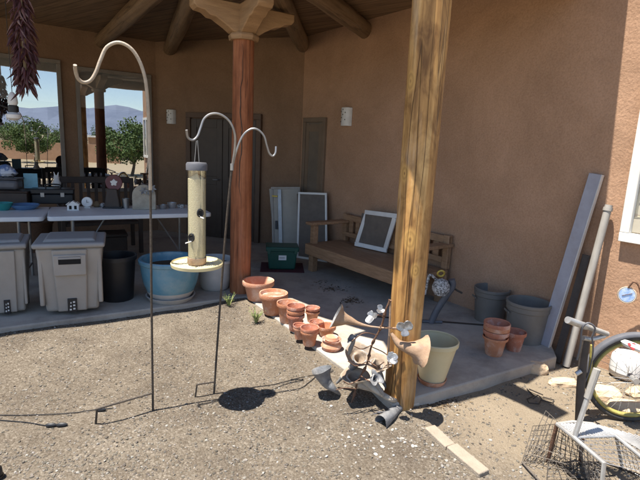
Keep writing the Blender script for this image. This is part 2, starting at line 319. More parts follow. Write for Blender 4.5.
M['greyhorn'] = mat('grey_zinc_sheet', (.26, .26, .26), (.16, .16, .165), 26, .6, .3, 60, metal=.35, dirt=(.36, .34, .31), dscale=10, damt=.5)
M['zinc_tan'] = mat('tan_enamel', (.36, .275, .20), (.27, .20, .14), 14, .8, .3, 60, dirt=(.17, .15, .13), dscale=9, damt=.7)
M['silver'] = mat('bright_silver_sheet', (.36, .35, .34), (.17, .165, .16), 45, .3, metal=.55)
M['bench'] = mat('bench_timber', (.36, .215, .12), (.22, .125, .065), 5, .6, .3, 40, (1.2, 9, 9), contrast=(.3, .66))
M['screenframe'] = mat('white_screen_frame', (.70, .69, .66), (.60, .59, .56), 9, .4)
M['screenmesh'] = mat('grey_screen_mesh', (.15, .125, .105), (.115, .096, .08), 12, .8)
M['panelgrey'] = mat('pale_grey_panel', (.36, .33, .275), (.30, .275, .23), 5, .5)
M['tub'] = mat('grey_tub_plastic', (.185, .168, .145), (.145, .132, .115), 5, .55, dirt=(.26, .24, .22), dscale=4, damt=.4)
M['cream'] = mat('cream_plastic', (.60, .52, .33), (.53, .45, .27), 5, .45, dirt=(.46, .38, .25), dscale=5, damt=.5)
M['lav'] = mat('lavender_grey_paint', (.36, .35, .385), (.30, .29, .32), 10, .5, dirt=(.26, .22, .2), dscale=7, damt=.4)
M['paleedge'] = mat('pale_board_edge', (.60, .58, .55), (.50, .48, .45), 10, .6)
M['darkbar'] = mat('dark_weathered_bar', (.075, .06, .05), (.05, .04, .033), 12, .7, .3, 60)
M['greypipe'] = mat('weathered_grey_pipe', (.36, .335, .30), (.25, .23, .20), 14, .6, .25, 60, (1, 1, .2))
M['tyre'] = mat('dusty_black_rubber', (.075, .068, .06), (.045, .042, .038), 18, .85)
M['yellowrim'] = mat('yellowed_rim', (.42, .36, .10), (.25, .20, .06), 18, .5, dirt=(.10, .08, .05), dscale=12, damt=.6)
M['wire'] = mat('weathered_wire', (.16, .135, .11), (.10, .085, .07), 40, .6, metal=.3)
M['alu'] = mat('dull_aluminium', (.52, .51, .49), (.38, .37, .355), 16, .38, metal=.6)
M['sandstone'] = mat('sandstone', (.60, .46, .31), (.46, .33, .21), 6, .92, .6, 40, dirt=(.33, .24, .16), dscale=8, damt=.4)
M['paver'] = mat('tan_paver', (.31, .255, .195), (.25, .205, .155), 18, .95, .5, 120)
M['seed'] = mat('pale_seed_mix', (.57, .545, .46), (.49, .46, .375), 150, .9, .5, 200, contrast=(.38, .62))
M['tray'] = mat('yellow_plastic_tray', (.70, .60, .34), (.62, .52, .28), 9, .5)
M['clear'] = pane_mat('clear_plastic_tube', .10, (.95, .94, .88))
M['chile'] = island_mat('dried_chile', [(0, (.05, .016, .016)), (.4, (.085, .028, .026)), (.75, (.13, .05, .045)), (1, (.26, .16, .13))], .45)
M['husk'] = mat('dry_husk', (.40, .30, .18), None, 30, .9)
M['ceramic'] = mat('white_ceramic', (.66, .64, .60), (.56, .54, .50), 20, .5)
M['teal'] = mat('teal_glaze', (.03, .25, .24), None, 9, .3)
M['dishblue'] = mat('blue_enamel_dish', (.10, .20, .36), None, 9, .35)
M['skyblue'] = mat('sky_blue_card', (.22, .45, .55), None, 20, .7)
M['slate'] = mat('buff_stone_slab', (.42, .37, .29), (.30, .26, .20), 16, .9, .4, 60)
M['darkwood'] = mat('dark_brown_wood', (.06, .042, .032), (.04, .028, .021), 5, .6, .2, 40)
M['wicker'] = mat('brown_wicker', (.13, .07, .04), (.08, .043, .025), 60, .85, .5, 120)
M['darkred'] = mat('dark_red_enamel', (.11, .018, .02), None, 9, .35)
M['brass'] = mat('yellow_brass', (.55, .42, .10), (.42, .31, .07), 20, .4, metal=.6)
M['speck'] = mat('speckled_grey_casting', (.52, .50, .48), (.10, .09, .08), 55, .6, .5, 80, contrast=(.42, .56))
M['greytube'] = mat('grey_rubber_tube', (.12, .12, .13), (.09, .09, .1), 14, .5)
M['weed'] = island_mat('weed_leaf', [(0, (.14, .20, .06)), (.6, (.24, .29, .10)), (1, (.38, .36, .17))], .8)
M['leaf'] = island_mat('tree_leaf', [(0, (.045, .085, .022)), (.6, (.085, .14, .035)), (1, (.15, .20, .06))], .7)
M['bark'] = mat('bark', (.16, .12, .085), None, 9, .95, .6, 20)
M['litter'] = island_mat('leaf_litter', [(0, (.05, .035, .022)), (.6, (.12, .085, .05)), (1, (.24, .17, .10))], .9)
M['rock'] = mat('hazy_mountain_rock', (.17, .20, .265), (.105, .13, .185), .004, 1, detail=8)  # blue-grey haze of distance mixed into the rock colour
M['scrub'] = mat('desert_ground', (.38, .30, .20), (.26, .22, .13), .06, 1)
M['white'] = mat('white_plastic', (.74, .73, .70), (.66, .65, .62), 8, .45)
M['redpaint'] = mat('red_paint', (.42, .05, .05), None, 9, .5)
M['bluedial'] = mat('blue_mirror_dial', (.22, .34, .62), (.55, .6, .68), 40, .25, metal=.5)
# ------------------------------------------------------------------ setting: house frame
SZ = .08                                             # top of the porch slab
u = Vector((.8241, .5664, 0)); v = Vector((.591, -.807, 0)); nr = Vector((.807, .591, 0)); nw = Vector((.5664, -.8241, 0))
W1 = Vector((1.185, 5.098, 0)); K1 = Vector((-2.763, 8.053, 0)); K2 = W1 + v*-2.58
def wr(t, off=0.0, z=0.0): p = W1 + v*t - nr*off; return Vector((p.x, p.y, z))       # point on the right-hand wall
def ww(t, off=0.0, z=0.0): p = K1 - u*t + nw*off; return Vector((p.x, p.y, z))       # point on the window wall
nd = Vector(((K2-K1).y, -(K2-K1).x, 0)).normalized(); dd = (K2-K1).normalized()
def wd(t, off=0.0, z=0.0): p = K1 + dd*t + nd*off; return Vector((p.x, p.y, z))      # point on the door wall
house = thing('adobe_house', 'brown stucco adobe house with covered corner porch and log ceiling beams', 'house')
inner = [ww(6.5), K1, K2, wr(2.8)]
def offset_poly(pts, d):
    out = []
    for i, p in enumerate(pts):
        ns = []
        if i > 0: e = (pts[i]-pts[i-1]).normalized(); ns.append(Vector((-e.y, e.x, 0)))
        if i < len(pts)-1: e = (pts[i+1]-pts[i]).normalized(); ns.append(Vector((-e.y, e.x, 0)))
        if len(ns) == 2: b = (ns[0]+ns[1]).normalized(); out.append(p+b*(d/b.dot(ns[0])))
        else: out.append(p+ns[0]*d)
    return out
outer = offset_poly(inner, .35)
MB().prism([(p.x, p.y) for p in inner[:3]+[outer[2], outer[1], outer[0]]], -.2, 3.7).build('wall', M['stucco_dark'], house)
MB().prism([(p.x, p.y) for p in inner[2:]+[outer[3], outer[2]]], -.2, 3.7).build('wall', M['stucco'], house)
# roof over the porch, its eave drawn back on the left and carried further out along the post line, its unseen outline shaped for the shadow it casts
SUN = Vector((.275, .14, -1))
ZR = 3.135
def eave(px, py, z=SZ): q = P(px, py, z); return (q.x-SUN.x*(ZR-z), q.y-SUN.y*(ZR-z))
e0 = eave(0, 331); e1 = eave(246, 297)
lx = (e0[0]+(e0[0]-e1[0])*1.9, e0[1]+(e0[1]-e1[1])*1.9)
er0 = eave(490, 391, .0); er1 = eave(600, 354, .0)
pts = [lx, e0, e1, eave(283, 292), eave(323, 308), eave(312, 313), eave(372, 332), eave(360, 336), eave(390, 343)]
pts += [eave(421, 402, .0), er0, er1]
w_end = Vector((er1[0], er1[1], 0)); w_end = w_end + nr*((W1-w_end).dot(nr)+.2)
back = offset_poly(inner, .2)
roofpoly = pts + [(w_end.x, w_end.y), (back[2].x, back[2].y), (back[1].x, back[1].y), (back[0].x, back[0].y)]
MB().prism(roofpoly, ZR, 3.62).build('roof', M['stucco'], house)
def shrink(poly, d):
    cx = sum(p[0] for p in poly)/len(poly); cy = sum(p[1] for p in poly)/len(poly); o = []
    for x, y in poly: L_ = math.hypot(x-cx, y-cy); o.append((x-(x-cx)/L_*d, y-(y-cy)/L_*d))
    return o
MB().prism(shrink(roofpoly, .06), ZR-.02, ZR-.003).build('ceiling', M['plank'], house)
POST1 = Vector((-.815, 4.845, 0)); POST2 = Vector((.557, 2.845, 0)); POST2.y = 2.835
def viga(a, b, r=.1, name='viga'):
    a, b = Vector(a), Vector(b); n = 14; ph = random.random()*6
    L_ = (b-a).length; mb = MB()
    mb.tube([(0, 0, L_*i/n) for i in range(n+1)], [r*(1+.035*math.sin(i*.9+ph)) for i in range(n+1)], 16)
    o = mb.build(name, M['viga'], house); o.location = a; o.rotation_euler = (b-a).to_track_quat('Z', 'Y').to_euler(); return o
zv = 3.005
hub = Vector((POST1.x, POST1.y, zv))
for (ax_, ay_), (bx_, by_), n_, p0 in (((101, 31), (146, 0), nw, K1), ((169, 43), (190, 0), nw, K1), ((303, 49), (281, 0), nr, W1), ((365, 34), (325, 0), nr, W1)):
    e = PL(ax_, ay_, p0, n_); e.z = zv; k_ = P(bx_, by_, zv); d = (e-k_).normalized(); viga(k_-d*(1.0 if ax_ < 300 else .8), e+d*.1)
# beams
viga((POST1.x-.85*5.2, POST1.y-.527*5.2, 2.985), (POST1.x-.12, POST1.y-.07, 2.985), .115, 'beam')
viga((POST1.x+.06, POST1.y-.1, 2.985), (POST2.x-.06, POST2.y+.1, 2.985), .115, 'beam')
bw = wr(1.28, -.1, 2.985); viga((POST2.x+.1, POST2.y+.06, 2.985), bw, .115, 'beam')
# windows of the window wall
def window(p0, p1, nrm, z0, z1, fw, m, grey_backing=None, proud=.05, mull=False):
    p0, p1 = Vector(p0), Vector(p1); d = (p1-p0).normalized(); up = Vector((0, 0, 1)); o3 = lambda p, z, off: Vector((p.x, p.y, z))+nrm*off
    f = MB()
    h = proud/2
    f.beam(o3(p0, z1-fw/2, h), o3(p1, z1-fw/2, h), proud, fw); f.beam(o3(p0, z0+fw/2, h), o3(p1, z0+fw/2, h), proud, fw)
    for p in (p0+d*fw/2, p1-d*fw/2): f.beam(o3(p, z0+fw, h), o3(p, z1-fw, h), proud, fw, up=d)
    if mull: c = (p0+p1)/2; f.beam(o3(c, z0+fw, h), o3(c, z1-fw, h), proud, fw*.8, up=d)
    fr = f.build('window', m, house, world=True, bevel=.004)
    a, b = p0+d*(fw-.003), p1-d*(fw-.003)
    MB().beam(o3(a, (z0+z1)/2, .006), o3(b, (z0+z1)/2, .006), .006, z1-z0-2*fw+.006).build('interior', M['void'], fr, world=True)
    if grey_backing: MB().beam(o3(a, (grey_backing+z1-fw)/2, .016), o3(b, (grey_backing+z1-fw)/2, .016), .004, z1-fw-grey_backing).build('grey_backing', M['grey_backing'], fr, world=True)
    MB().add([o3(a, z0+fw-.003, .030), o3(b, z0+fw-.003, .030), o3(b, z1-fw+.003, .030), o3(a, z1-fw+.003, .030)], [(0, 1, 2, 3)]).build('pane', M['pane'], fr, world=True, smooth=0)
    return fr
def tw(px, py): return (K1-PL(px, py, K1, nw)).dot(u)
M['frame_win'] = mat('grey_brown_window_frame', (.21, .18, .15), None, 8, .5)
window(ww(tw(-74, 100)), ww(tw(62, 100)), nw, .75, 2.655, .055, M['frame_win'], grey_backing=2.06)  # grey sheet across the upper pane stands in for a roof reflection
window(ww(tw(76, 100)), ww(tw(151, 100)), nw, .75, 2.60, .055, M['frame_win'], grey_backing=2.02)
# double door on the door wall
def td(px, py): return (PL(px, py, K1, nd)-K1).dot(dd)
d0, d1, dz = td(188, 150), td(262, 150), 2.04
f = MB()
for a in (d0+.04, d1-.04): f.beam(wd(a, .03, SZ), wd(a, .03, dz-.08), .06, .08, up=dd)
f.beam(wd(d0, .03, dz-.04), wd(d1, .03, dz-.04), .06, .08)
df = f.build('door', M['frame_brown'], house, world=True, bevel=.004)
md = (d0+d1)/2
for a, b in ((d0+.09, md-.005), (md+.005, d1-.09)):
    MB().beam(wd((a+b)/2, .015, SZ+.01), wd((a+b)/2, .015, dz-.09), .03, b-a, up=dd).build('door_leaf', M['door_dark'], df, world=True)
    st = MB()
    for q in (a+.05, b-.05): st.beam(wd(q, .036, SZ+.02), wd(q, .036, dz-.1), .012, .1, up=dd)
    for z in (SZ+.14, 1.0, dz-.16): st.beam(wd(a+.101, .036, z), wd(b-.101, .036, z), .012, .13)
    st.build('door_frame', M['door_dark'], df, world=True, bevel=.003)
MB().tube([wd(md-.05, .05, 1.02), wd(md-.05, .10, 1.02), wd(md-.14, .10, 1.02)], .011, 8).build('handle', M['steel'], df, world=True)
# narrow door on the right-hand wall
a, b = -2.50, -1.965
f = MB()
for q in (a+.03, b-.03): f.beam(wr(q, .02, SZ), wr(q, .02, 1.94), .04, .06, up=v)
f.beam(wr(a, .02, 1.97), wr(b, .02, 1.97), .04, .06)
df = f.build('door', M['frame_tan'], house, world=True, bevel=.004)
f = MB().beam(wr((a+b)/2, .01, SZ+.01), wr((a+b)/2, .01, 1.938), .02, b-a-.125, up=v); f.build('door_leaf', mat('taupe_door', (.17, .135, .10), None, 6, .6), df, world=True)
f = MB()
for q in (a+.11, b-.11): f.beam(wr(q, .024, SZ+.03), wr(q, .024, 1.92), .008, .07, up=v)
for z in (SZ+.12, .95, 1.86): f.beam(wr(a+.146, .024, z), wr(b-.146, .024, z), .008, .1)
f.build('door_frame', M['frame_tan'], df, world=True)
# sunlit window beyond the porch
window(wr(1.856), wr(2.65), -nr, 1.02, 2.2, .07, M['vinyl'], proud=.05, mull=True, grey_backing=1.10)
# slab
lf = (P(0, 328, SZ), P(246, 296, SZ)); far = lf[0]+(lf[0]-lf[1])*1.9
sl = [far, lf[0], lf[1], P(393, 404, SZ), P(557, 357, SZ), P(548, 336, SZ)]
sl.append(sl[-1]+nr*.25); sl += [back[2], back[1], back[0]]
o = MB().prism([(p.x, p.y) for p in sl], -.15, SZ).build('patio_slab', M['concrete'], bevel=.012); tag(o, kind='structure')
j = MB(); a_, b_ = P(428, 321, SZ), P(492, 326, SZ); dj = (b_-a_).normalized()
j.beam(Vector((a_.x, a_.y, SZ+.002))-dj*.5, Vector((b_.x, b_.y, SZ+.002))+dj*.3, .03, .008); tag(j.build('patio_joint', M['darkbar']), kind='structure')
# ------------------------------------------------------------------ ground
def gh(x, y):
    h = .018*mnoise.noise(Vector((x*1.3, y*1.3, 0)))+.008*mnoise.noise(Vector((x*4.5, y*4.5, 3)))
    d = (Vector((x, y, 0))-lf[1]).dot(Vector((.527, -.85, 0)))       # distance in front of the left slab edge
    if x < -.55: h += .035*max(0, 1-abs(d)/.9)*min(1, (-.55-x)/.4)
    d2 = (Vector((x, y, 0))-lf[1]).dot(Vector((-.852, -.523, 0))); al = (Vector((x, y, 0))-lf[1]).dot(Vector((.523, -.852, 0)))
    if -.3 < d2 < .6 and -.3 < al < 2.6: h += .062*max(0, 1-abs(d2)/.5)*min(1, max(0, (al+.3)/.4))*min(1, max(0, (2.5-al)/.5))
    return h
nx, ny = 330, 240; X0, X1, Y0, Y1 = -6., 5., -1.5, 6.
vs = []; 
for jj in range(ny+1):
    for ii in range(nx+1):
        x = X0+(X1-X0)*ii/nx; y = Y0+(Y1-Y0)*jj/ny
        e = min(ii, nx-ii, jj, ny-jj); vs.append((x, y, gh(x, y) if e > 1 else -.06))
g = MB(); g.v = vs; g.f = [(jj*(nx+1)+ii, jj*(nx+1)+ii+1, (jj+1)*(nx+1)+ii+1, (jj+1)*(nx+1)+ii) for jj in range(ny) for ii in range(nx)]
tag(g.build('gravel_ground', M['ground'], smooth=180), kind='structure')
g = MB(); R_ = 7000; g.add([(-R_, -R_, -.04), (R_, -R_, -.04), (R_, R_, -.04), (-R_, R_, -.04)], [(0, 1, 2, 3)]); tag(g.build('ground', M['scrub'], smooth=0), kind='structure')
ICO_V = []; t_ = (1+5**.5)/2
for a in ((-1, t_, 0), (1, t_, 0), (-1, -t_, 0), (1, -t_, 0), (0, -1, t_), (0, 1, t_), (0, -1, -t_), (0, 1, -t_), (t_, 0, -1), (t_, 0, 1), (-t_, 0, -1), (-t_, 0, 1)): ICO_V.append(a)
ICO_V = np.array(ICO_V)/np.linalg.norm(ICO_V[0]); ICO_F = np.array([(0, 11, 5), (0, 5, 1), (0, 1, 7), (0, 7, 10), (0, 10, 11), (1, 5, 9), (5, 11, 4), (11, 10, 2), (10, 7, 6), (7, 1, 8), (3, 9, 4), (3, 4, 2), (3, 2, 6), (3, 6, 8), (3, 8, 9), (4, 9, 5), (2, 4, 11), (6, 2, 10), (8, 6, 7), (9, 8, 1)])
def on_slab(x, y):
    p = Vector((x, y, 0))
    a = (p-lf[1]).dot(Vector((.527, -.85, 0))) < .015 and x < lf[1].x+.3
    s1 = (p-sl[2]).dot(Vector((-.852, -.523, 0))) < .015
    s2 = (p-sl[3]).dot(Vector((.507, -.862, 0))) < .015
    if x < lf[1].x: return a
    return s1 and s2
def pebbles(name, n, smin, smax, m, region, power=2.2):
    V = []; Fc = []; k = 0
    while k < n:
        x, y = region()
        if on_slab(x, y): continue
        if random.random() > .62+.95*mnoise.noise(Vector((x*1.7, y*1.7, 11)))+.5*mnoise.noise(Vector((x*5, y*5, 4))): continue
        s = smin+(smax-smin)*random.random()**power
        sc = np.array([s*random.uniform(.8, 1.3), s*random.uniform(.7, 1.1), s*random.uniform(.45, .8)])
        w = ICO_V*(1+rng.uniform(-.22, .22, (12, 1)))*sc
        a = random.random()*6.28; c, d = math.cos(a), math.sin(a); w = np.stack([w[:, 0]*c-w[:, 1]*d, w[:, 0]*d+w[:, 1]*c, w[:, 2]], 1)
        V.append(w+np.array([x, y, gh(x, y)+sc[2]*.35])); Fc.append(ICO_F+12*k); k += 1
    V = np.concatenate(V); Fc = np.concatenate(Fc)
    me = bpy.data.meshes.new(name); me.from_pydata(V.tolist(), [], Fc.tolist()); me.materials.append(m); me.update()
    me.polygons.foreach_set('use_smooth', [True]*len(me.polygons)); me.set_sharp_from_angle(angle=rad(50))
    o = bpy.data.objects.new(name, me); COL.objects.link(o); return o
def reg_all():
    y = 1.35+3.4*random.random()**1.7; x = random.uniform(-1, 1)*(y*.72+.15); return x, y
o = pebbles('gravel_pebbles', 30000, .002, .0095, M['pebble'], reg_all, 3.0); tag(o, 'loose tan and grey pebbles strewn over the yard', 'gravel', kind='stuff')
def reg_w():
    if random.random() < .65: c = P(random.gauss(385, 42), random.gauss(446, 20), 0); return c.x, c.y
    return reg_all()
o = pebbles('white_pebbles', 170, .004, .013, M['whitestone'], reg_w, 1.8); tag(o, 'scattered larger whitish stones among the gravel', 'gravel', kind='stuff')
# dry leaf litter and debris at the slab edges and on the slab
lb = MB()
def flake(x, y, z, s):
    a = random.random()*6.28; t = Vector((math.cos(a), math.sin(a), random.uniform(-.25, .25)))*s; w = Vector((-math.sin(a), math.cos(a), random.uniform(-.3, .3)))*s*.4
    c = Vector((x, y, z+s*.25)); lb.add([c-t, c+w, c+t, c-w], [(0, 1, 2, 3)])
for k in range(320):
    q = P(random.gauss(432, 16), random.gauss(403, 4), 0); flake(q.x, q.y, gh(q.x, q.y), random.uniform(.005, .016))
for cx, cy, sx, sy, n in ((333, 289, 12, 2.5, 90), (352, 301, 9, 3, 120), (322, 283, 18, 3, 40)):
    for k in range(n): q = P(random.gauss(cx, sx*.6), random.gauss(cy, sy*.6), SZ); flake(q.x, q.y, SZ, random.uniform(.006, .02))
for k in range(420):
    t = random.random(); q = P(5+235*t, 331-34*t+random.gauss(2, 1.6), .05); flake(q.x, q.y, gh(q.x, q.y), random.uniform(.004, .012))
tag(lb.build('leaf_litter', M['litter'], smooth=0), 'dry brown leaf litter gathered along the patio edge', 'leaf litter', kind='stuff')
# hills, far behind the viewer (they show mirrored in the windows)
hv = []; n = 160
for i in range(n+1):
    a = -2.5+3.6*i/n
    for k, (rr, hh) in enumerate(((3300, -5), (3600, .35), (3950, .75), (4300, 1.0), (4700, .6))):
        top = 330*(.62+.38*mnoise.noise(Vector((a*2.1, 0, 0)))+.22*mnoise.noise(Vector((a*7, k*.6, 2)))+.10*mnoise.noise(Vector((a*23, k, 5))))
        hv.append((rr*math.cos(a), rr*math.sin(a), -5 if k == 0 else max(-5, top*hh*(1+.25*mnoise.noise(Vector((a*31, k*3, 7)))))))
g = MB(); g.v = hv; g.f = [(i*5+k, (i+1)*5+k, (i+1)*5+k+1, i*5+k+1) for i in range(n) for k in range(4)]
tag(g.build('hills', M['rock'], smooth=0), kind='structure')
def tree(x, y, h, w, label, n=7000, trunk=.3):
    t = thing('yard_tree', label, 'tree', (x, y, -.04), 0, 'trees across the yard')
    tr = MB(); tr.tube(spline([(0, 0, 0), (.1, .05, h*.25), (-.05, .1, h*.5), (0, 0, h*.8)], 5), [.16*h/5*(1-.8*i/15) for i in range(16)], 9)
    for k in range(7):
        a = k*.9; z0 = h*(.22+.06*k); tr.tube(spline([(0, 0, z0), (math.cos(a)*w*.25, math.sin(a)*w*.25, z0+h*.12), (math.cos(a)*w*.42, math.sin(a)*w*.42, z0+h*.27)], 4), [.06*h/5*(1-.8*i/8) for i in range(9)], 6)
    tr.build('trunk', M['bark'], t)
    cl = [(Vector((random.gauss(0, w*.25), random.gauss(0, w*.25), h*random.uniform(trunk, .92))), random.uniform(.10, .24)*w) for _ in range(34)]
    cr = MB()
    for k in range(n):
        c, r = random.choice(cl); d = Vector((random.gauss(0, 1), random.gauss(0, 1), random.gauss(0, .8))).normalized()*r*random.random()**.4; p = c+d
        s = random.uniform(.03, .075); a = Vector((random.gauss(0, 1), random.gauss(0, 1), random.gauss(0, 1))).normalized(); b = a.orthogonal().normalized(); cr.add([p-a*s, p+b*s*.5, p+a*s, p-b*s*.5], [(0, 1, 2, 3)])
    cr.build('crown', M['leaf'], t, smooth=0); return t
def mirror_pt(px, d):
    p = PY(px, 150, d); m = p-nw*(2*(p-K1).dot(nw)); return m.x, m.y
for px, d, h, w, lab in ((34, 27, 2.35, 2.0, 'bushy green tree mirrored in the left porch window'), (131, 21, 2.3, 1.9, 'low dense green tree mirrored in the right porch window'), (57, 36, 1.9, 3, 'small round tree by the neighbouring yard wall'), (108, 40, 2.3, 3.5, 'broad tree behind the neighbouring yard wall'), (5, 42, 2.4, 4, 'far tree beyond the neighbouring yard wall')):
    x, y = mirror_pt(px, d); tree(x, y, h, w, lab)
a = Vector((*mirror_pt(-60, 30), 0)); b = Vector((*mirror_pt(120, 30), 0))
mono(MB().beam((a.x, a.y, .5), (b.x, b.y, .5), .25, 1.1), 'yard_wall', 'low brown adobe wall across the yard', 'wall', M['stucco'])
a = Vector((*mirror_pt(98, 36), 0)); b = Vector((*mirror_pt(128, 36), 0)); sh = thing('neighbour_shed', 'low neighbouring shed with pale metal roof across the yard', 'shed')
MB().beam((a.x, a.y, .7), (b.x, b.y, .7), 3, 1.5).build('wall', M['stucco'], sh); MB().beam((a.x, a.y, 1.52), (b.x, b.y, 1.52), 3.5, .12).build('roof', M['vinyl'], sh)
# ------------------------------------------------------------------ posts
def log_post(name, base, r0, r1, z0, z1, m, label, lean=(0, 0), knots=(), seed=0):
    t = thing(name, label, 'post', (base.x, base.y, 0)); mb = MB(); n = 70
    rs = [r0+(r1-r0)*i/n for i in range(n+1)]
    def rf(i, a):
        z = z0+(z1-z0)*i/n; q = 1+.035*mnoise.noise(Vector((math.cos(a)*1.2+seed, math.sin(a)*1.2, z*1.3)))+.014*mnoise.noise(Vector((math.cos(a)*4+seed, math.sin(a)*4, z*4)))+.008*mnoise.noise(Vector((math.cos(a)*11+seed, math.sin(a)*11, z*2)))
        for (ka, kz, amp) in knots:
            d = ((a-ka+math.pi) % (2*math.pi)-math.pi); q += amp*math.exp(-(d/.35)**2-((z-kz)/.07)**2)
        return q
    mb.tube([(lean[0]*i/n, lean[1]*i/n, z0+(z1-z0)*i/n) for i in range(n+1)], rs, 64, rad_fn=rf)
    return t, mb.build('log', m, t, smooth=60)
def corbel(parent, d, zc, L_=.5, h=.25, w=.15):
    """carved bracket: flat top, ogee ends"""
    d = Vector(d).normalized(); x = Vector((-d.y, d.x, 0)); prof = [(-L_, h), (-L_, h*.72), (-L_+.03, h*.60), (-L_+.10, h*.56), (-L_+.15, h*.42), (-L_+.20, h*.40), (-L_*.36, h*.14), (-L_*.26, 0)]
    prof = prof + [(-a, b) for a, b in prof[::-1]]
    vs = [d*a+Vector((0, 0, zc+b))+x*(w/2) for a, b in prof]+[d*a+Vector((0, 0, zc+b))-x*(w/2) for a, b in prof]; n = len(prof)
    fs = [tuple(range(n)), tuple(range(2*n-1, n-1, -1))]+[(i, i+n, (i+1) % n+n, (i+1) % n) for i in range(n)]
    return MB().add(vs, fs).build('corbel', M['corbel'], parent, bevel=.01)
rp, _ = log_post('red_post', POST1, .108, .100, SZ, 2.565, M['redlog'], 'reddish brown round porch post with carved corbel on top', seed=3)
MB().lathe([(.14, 2.56), (.15, 2.60), (.13, 2.625)], 8, caps=True).build('capital', M['corbel'], rp, bevel=.006)
corbel(rp, (.85, .527, 0), 2.62); corbel(rp, (.523, -.852, 0), 2.623, h=.247)
# drying crack down the front of the red post
ck = MB(); pts_ = []
for i in range(22):
    z = 2.52-i*.078; a = rad(-88+6*math.sin(i*.7)+3*math.sin(i*2.1)); pts_.append((.1045*math.cos(a), .1045*math.sin(a), z))
ck.tube(pts_, [.001+.0035*math.sin(math.pi*i/21) for i in range(22)], 5); ck.build('crack', M['door_dark'], rp)
kn = []; Rw = .105
def knot_at(px, py, r):
    # where the line of sight meets the post's near surface
    q = PY(px, py, POST2.y-.1); a = Vector((q.x-POST2.x, -math.sqrt(max(.0004, Rw*Rw-(q.x-POST2.x)**2)), q.z)); kn.append((a.x, a.y, a.z, r))
M['goldlog'] = None
for px, py, r in ((413, 80, .030), (406, 174, .030), (410, 240, .036), (416, 271, .026)): knot_at(px-0, py, r)
M['goldlog'] = log_mat('golden_post_timber', ((.20, .09, .028), (.45, .245, .08), (.62, .395, .165)), kn, (.52, .30, .09), (.20, .095, .03), gscale=15, gloss=.6, bumps=.9, patch=.85)
gp, _ = log_post('golden_post', POST2, .097, .108, -.02, 2.62, M['goldlog'], 'weathered golden round log post with knots standing at the patio corner', lean=(-.008, .0), knots=[(math.atan2(k[1], k[0]), k[2], .05) for k in kn], seed=9)
corbel(gp, (.85, .527, 0), 2.62, h=.247); corbel(gp, (.523, -.852, 0), 2.623, h=.247)
# ------------------------------------------------------------------ terracotta
def pot_prof(rt, h, rim=.2, lip=1.0):
    rb = rt*.66; k = rt*.90; rh = h*rim
    return [(0, 0), (rb*.96, 0), (rb, .006), (k-.004, h-rh), (rt*.985*lip, h-rh+.003), (rt, h-rh+.01), (rt*1.005, h-.008), (rt*.985, h), (rt*.92, h-.003), (rt*.88, h-.02), (k*.86, h-rh-.01), (rb*.88, .02), (0, .02)]
def pot(px, py, rim_px, rim_py, label, m='terra', group='terracotta pots', base=SZ, name='terracotta_pot', rimf=.2, tilt=None):
    """px,py: middle of the pot's foot where it meets the slab; rim_px: rim width; rim_py: rim centre"""
    p = P(px, py, base); dist = math.hypot(p.y, p.x); rt = .5*rim_px*p.y/F*1.02
    d = Vector((p.x, p.y, 0)).normalized(); c = p+d*rt*.62
    h = .1
    for _ in range(12):
        yy = proj((c.x, c.y, base+h))[1]; h += (yy-rim_py)*c.y/F
    o = mono(MB().lathe(pot_prof(rt, h, rimf), 40), name, label, 'flower pot', M[m], (c.x, c.y, base), random.random()*6, group)
    return o, c, rt, h
def nest(c, rt, base, h, label, m, dz, k=1.0, group='terracotta pots'):
    return mono(MB().lathe(pot_prof(rt*k, h, .22), 40), 'terracotta_pot', label, 'flower pot', M[m], (c.x, c.y, base+dz), random.random()*6, group)
G = 'terracotta pots along the patio edge'
pot(258, 302, 33, 280, 'largest terracotta pot with pale thick rim beside the red post', 'terra_pale', G, rimf=.26)
pA = pot(273, 316, 30, 292.5, 'wide banded terracotta pot second from the red post', 'terra', G, rimf=.24)
c = pA[1]; mono(MB().lathe([(0, 0), (pA[2]*.80, 0), (pA[2]*.80, .012), (0, .016)], 28), 'potting_soil', 'dry reddish soil filling the wide banded terracotta pot', 'soil', M['terra_dark'], (c.x, c.y, SZ+pA[3]*.80))
pot(287, 324, 23, 302, 'plain terracotta pot between the wide banded pot and the tall nested stack', 'terra', G)
o, c, rt, h = pot(295, 332, 19, 314, 'bottom pot of the tall nested terracotta stack', 'terra_dark', G)
nest(c, rt, SZ, h, 'middle pot of the tall nested terracotta stack', 'terra', .042, 1.0, G); nest(c, rt, SZ, h, 'top pot of the tall nested terracotta stack', 'terra_dark', .078, 1.02, G)
o, c, rt, h = pot(299, 340, 13.5, 327, 'lower cup of the small nested pair in front of the tall terracotta stack', 'terra_pale', G)
nest(c, rt, SZ, h, 'upper cup of the small nested pair in front of the tall terracotta stack', 'terra_dark', .022, 1.03, G)
o, c, rt, h = pot(309, 347, 19.5, 330, 'front nested terracotta pot at the patio edge, lower of two', 'terra', G)
nest(c, rt, SZ, h, 'front nested terracotta pot at the patio edge, upper of two', 'terra_dark', .026, 1.03, G)
o, c, rt, h = pot(312, 323, 15, 311, 'lower pot of the rear nested pair nearest the shade', 'terra', G)
nest(c, rt, SZ, h, 'upper pot of the rear nested pair nearest the shade', 'terra_dark', .035, 1.03, G)
pot(316, 334, 15, 321, 'small dark terracotta pot squeezed behind the front nested pots', 'terra_dark', G)
pot(326, 338, 20, 325, 'squat orange terracotta pot beside the tan metal horn flower', 'terra', G, rimf=.35)
